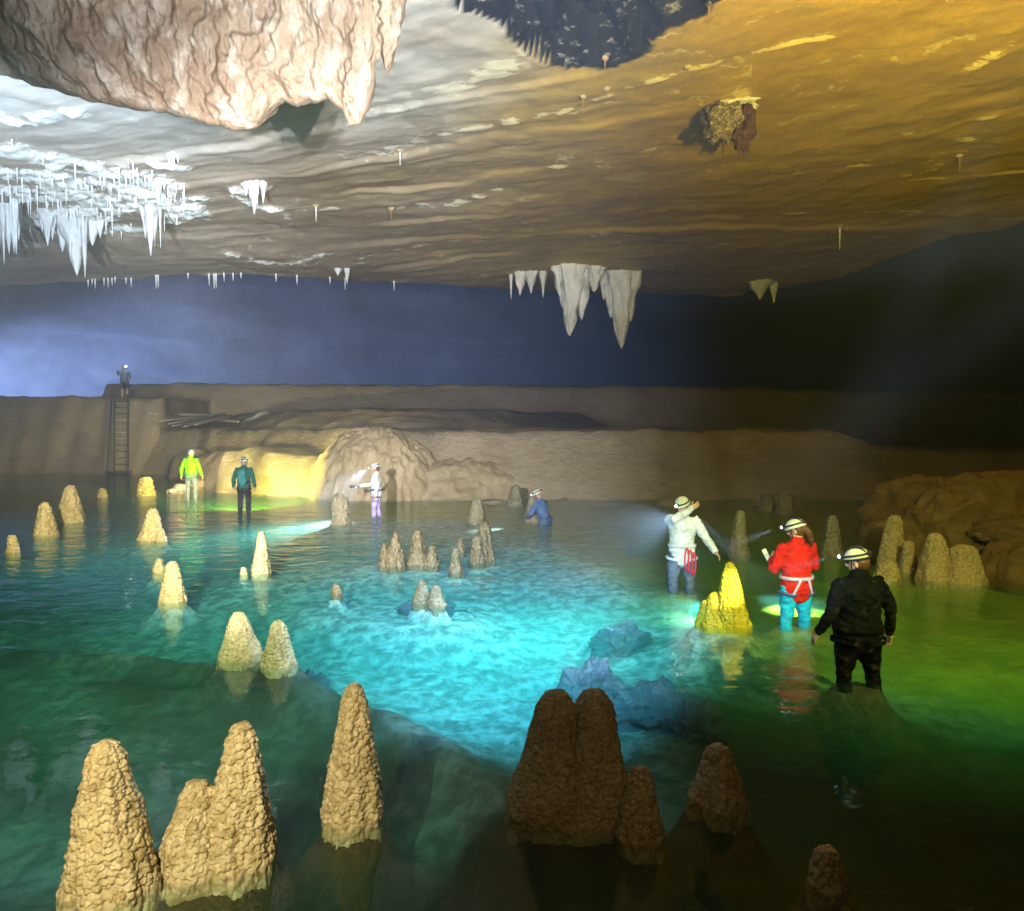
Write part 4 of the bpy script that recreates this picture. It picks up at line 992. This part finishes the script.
# gloves and held things
root, lc, Mx = P_['mid']
q = Mx @ Vector((.16, .55, 1.12))
tl = empty('torch', q); MB().tube([(-.14, 0, 0), (.04, 0, 0)], .035, 10).build('torch_body', M['strap_black'], tl); MB().tube([(-.18, 0, 0), (-.14, 0, 0)], .05, 10).build('torch_head', M['strap_black'], tl)
tag(tl, 'dark torch held out by the white shirted caver before the dome', 'torch')
root, lc, Mx = P_['red']
q = Mx @ Vector((-.20, .36, 1.27))
o = MB().box((0, 0, 0), (.08, .015, .15)).build('phone', M['helmet_white'], bevel=.006); o.location = q; o.rotation_euler = (R(-25), R(-12), R(35)); tag(o, 'small white phone held up by the red shirted caver', 'phone')

# ------------------------------------------------------------------ lights
def spot(name, loc, aim, power, col, size=60, blend=.6, rad=.04):
    l = bpy.data.lights.new(name, 'SPOT'); l.energy = power; l.color = col; l.spot_size = R(size); l.spot_blend = blend; l.shadow_soft_size = rad
    o = bpy.data.objects.new(name, l); COL.objects.link(o); o.location = loc
    o.rotation_euler = (Vector(aim) - Vector(loc)).to_track_quat('-Z', 'Y').to_euler(); return o
COOL, WARM, BLUE, GOLD = (.80, .90, 1), (1, .86, .60), (.42, .58, 1), (1, .80, .38)
spot('viewer_lamp', (-1.7, .4, 3.0), (-2.2, 5.0, .2), 1500, (1, .86, .55), 50, .9)
spot('left_pool_fill', (-4.2, 2.2, 6.0), (-5.6, 11.5, -.3), 2300, (.55, 1, .36), 84, 1)  # added overhead fill for the left pool; nobody holds it
spot('green_pool_fill', (2.0, .6, 5.0), (2.0, 14.0, -.2), 2600, (.80, 1, .34), 44, 1)  # added to turn the mid pool greener, no real source
spot('viewer_roof_lamp', (1.2, .4, 3.5), (-2.5, 12.8, 9.2), 16500, (.88, .94, 1), 50, .9)
spot('mid_roof_fill', (1.8, .5, 3.4), (-4.0, 23, 9.4), 15000, (1, .93, .80), 42, 1)  # fill added to lift the left-centre roof
spot('viewer_left_roof_lamp', (-6.5, 2.5, 2.2), (-13.5, 23, 10), 46000, (.68, .84, 1), 42, .9)
spot('right_roof_lamp', (5.2, 4.2, 4.2), (6.9, 14, 9.9), 16500, (1, .77, .12), 78, 1)
spot('far_bank_fill', (-2.5, .6, 3.2), (-6, 32, 3.8), 36000, (.96, .95, .93), 52, 1)  # unseen fill added to brighten the far banks and poles
spot('fang_fill', (1.0, .4, 2.6), (3.6, 33, 9.2), 12000, COOL, 9, .8)  # narrow spot added just to whiten the two fangs
spot('pool_bowl_fill', (.3, .6, 6.4), (-.2, 9.7, -.3), 36000, (.30, .58, 1), 32, 1.0, .08)  # unseen lamp added high above the viewer to light the pool bowl
spot('pool_lamp', (2.30, 10.52, 1.18), (-1.9, 8.6, -.4), 1700, (.55, .80, 1), 90, 1, .05)
spot('dive_torch', W(700, 608, -.12), (0, 9.6, -.4), 60, (.75, .92, 1), 160, .6, .08)
spot('twin_stalagmite_fill', (.3, .3, 2.9), (.62, 4.8, .3), 130, (1, .76, .36), 46, 1)  # weak fill added so the dark twin stalagmite reads brown
spot('left_shore_fill', (-2.2, .5, 3.0), (-11.8, 22, .7), 22000, (1, .90, .60), 20, .9)  # narrow fill added for the far-left cones and the lime jacket
def head(key, aim, power, col=COOL, size=55, blend=.5):
    spot('headlamp_beam', P_[key][1], aim, power, col, size, blend, .02)
spot('headlamp_beam', P_['black'][1], (2.66, 9.05, .45), 900, (1, .95, .45), 16, .9, .02)
spot('headlamp_beam', P_['red'][1], (2.66, 9.15, .40), 220, (1, .95, .45), 30, .9, .02)
def beam(key, d, power, col=COOL, size=28, at=None):
    p = at if at is not None else P_[key][1]
    spot('headlamp_beam', p, p + Vector(d), power, col, size, 1, .015)
beam('black', (-2.2, .5, -.75), 1500, size=26)
beam('red', (-2.0, .1, -.75), 2600, size=24)
beam('white', (1.3, -.2, -1.25), 5000, size=24, at=Vector((2.66, 10.7, 1.16)))
beam('blue', (-1.2, -1.2, -.9), 1100, size=22)
beam('top', (2.6, .5, -.8), 5000, size=22)
head('mid', W(305, 524), 4500, COOL, 62, .9)
head('lime', D(110, 440, 38), 2200, WARM, 90, .9)
head('green', D(248, 476, 27), 6300, (1, .90, .20), 80)
spot('left_chamber_lamp', (-48, 44, 7.0), (-33, 59, 5), 420000, (.34, .50, 1), 54, 1, .3)
spot('right_shore_fill', (4.9, 3.6, 4.2), (4.7, 10.6, .0), 1900, (1, .93, .22), 84, 1)  # off-frame fill added to brighten the green water at right
spot('red_back_fill', (.8, 1.2, 3.0), (3.5, 9.2, .5), 2600, (.84, .95, 1), 11, .8)  # added spot aimed only at the red shirt and cyan trousers
spot('white_shirt_fill', (.6, .5, 2.7), (2.55, 11.0, .7), 4600, (.80, .92, 1), 7.5, .9)  # added spot that brightens the white shirted caver
spot('viewer_dome_lamp', (-.6, .5, 2.9), (-4.6, 22, 1.0), 14000, (1, .92, .75), 13, .9)

# ------------------------------------------------------------------ world, camera, output
w = bpy.data.worlds.new('World'); sc.world = w; w.use_nodes = True
bg = w.node_tree.nodes['Background']; bg.inputs[0].default_value = (.6, .72, 1, 1); bg.inputs[1].default_value = .0018
cam = bpy.data.cameras.new('camera'); co = bpy.data.objects.new('camera', cam); COL.objects.link(co)
cam.sensor_width = 36; cam.sensor_fit = 'HORIZONTAL'; cam.lens = F / 1024 * 36; cam.clip_end = 400; cam.clip_start = .05
co.location = (0, 0, CAMH); co.rotation_euler = (R(90) - PITCH, 0, 0)
sc.camera = co
sc.view_settings.view_transform = 'Standard'; sc.view_settings.look = 'None'; sc.view_settings.exposure = 0; sc.view_settings.gamma = 1
sc.render.engine = 'CYCLES'
cy = sc.cycles
cy.use_denoising = True
try: cy.denoiser = 'OPENIMAGEDENOISE'
except Exception: pass
cy.max_bounces = 5; cy.diffuse_bounces = 2; cy.glossy_bounces = 2; cy.transparent_max_bounces = 8; cy.volume_bounces = 0
cy.sample_clamp_indirect = 4; cy.caustics_reflective = False; cy.caustics_refractive = False
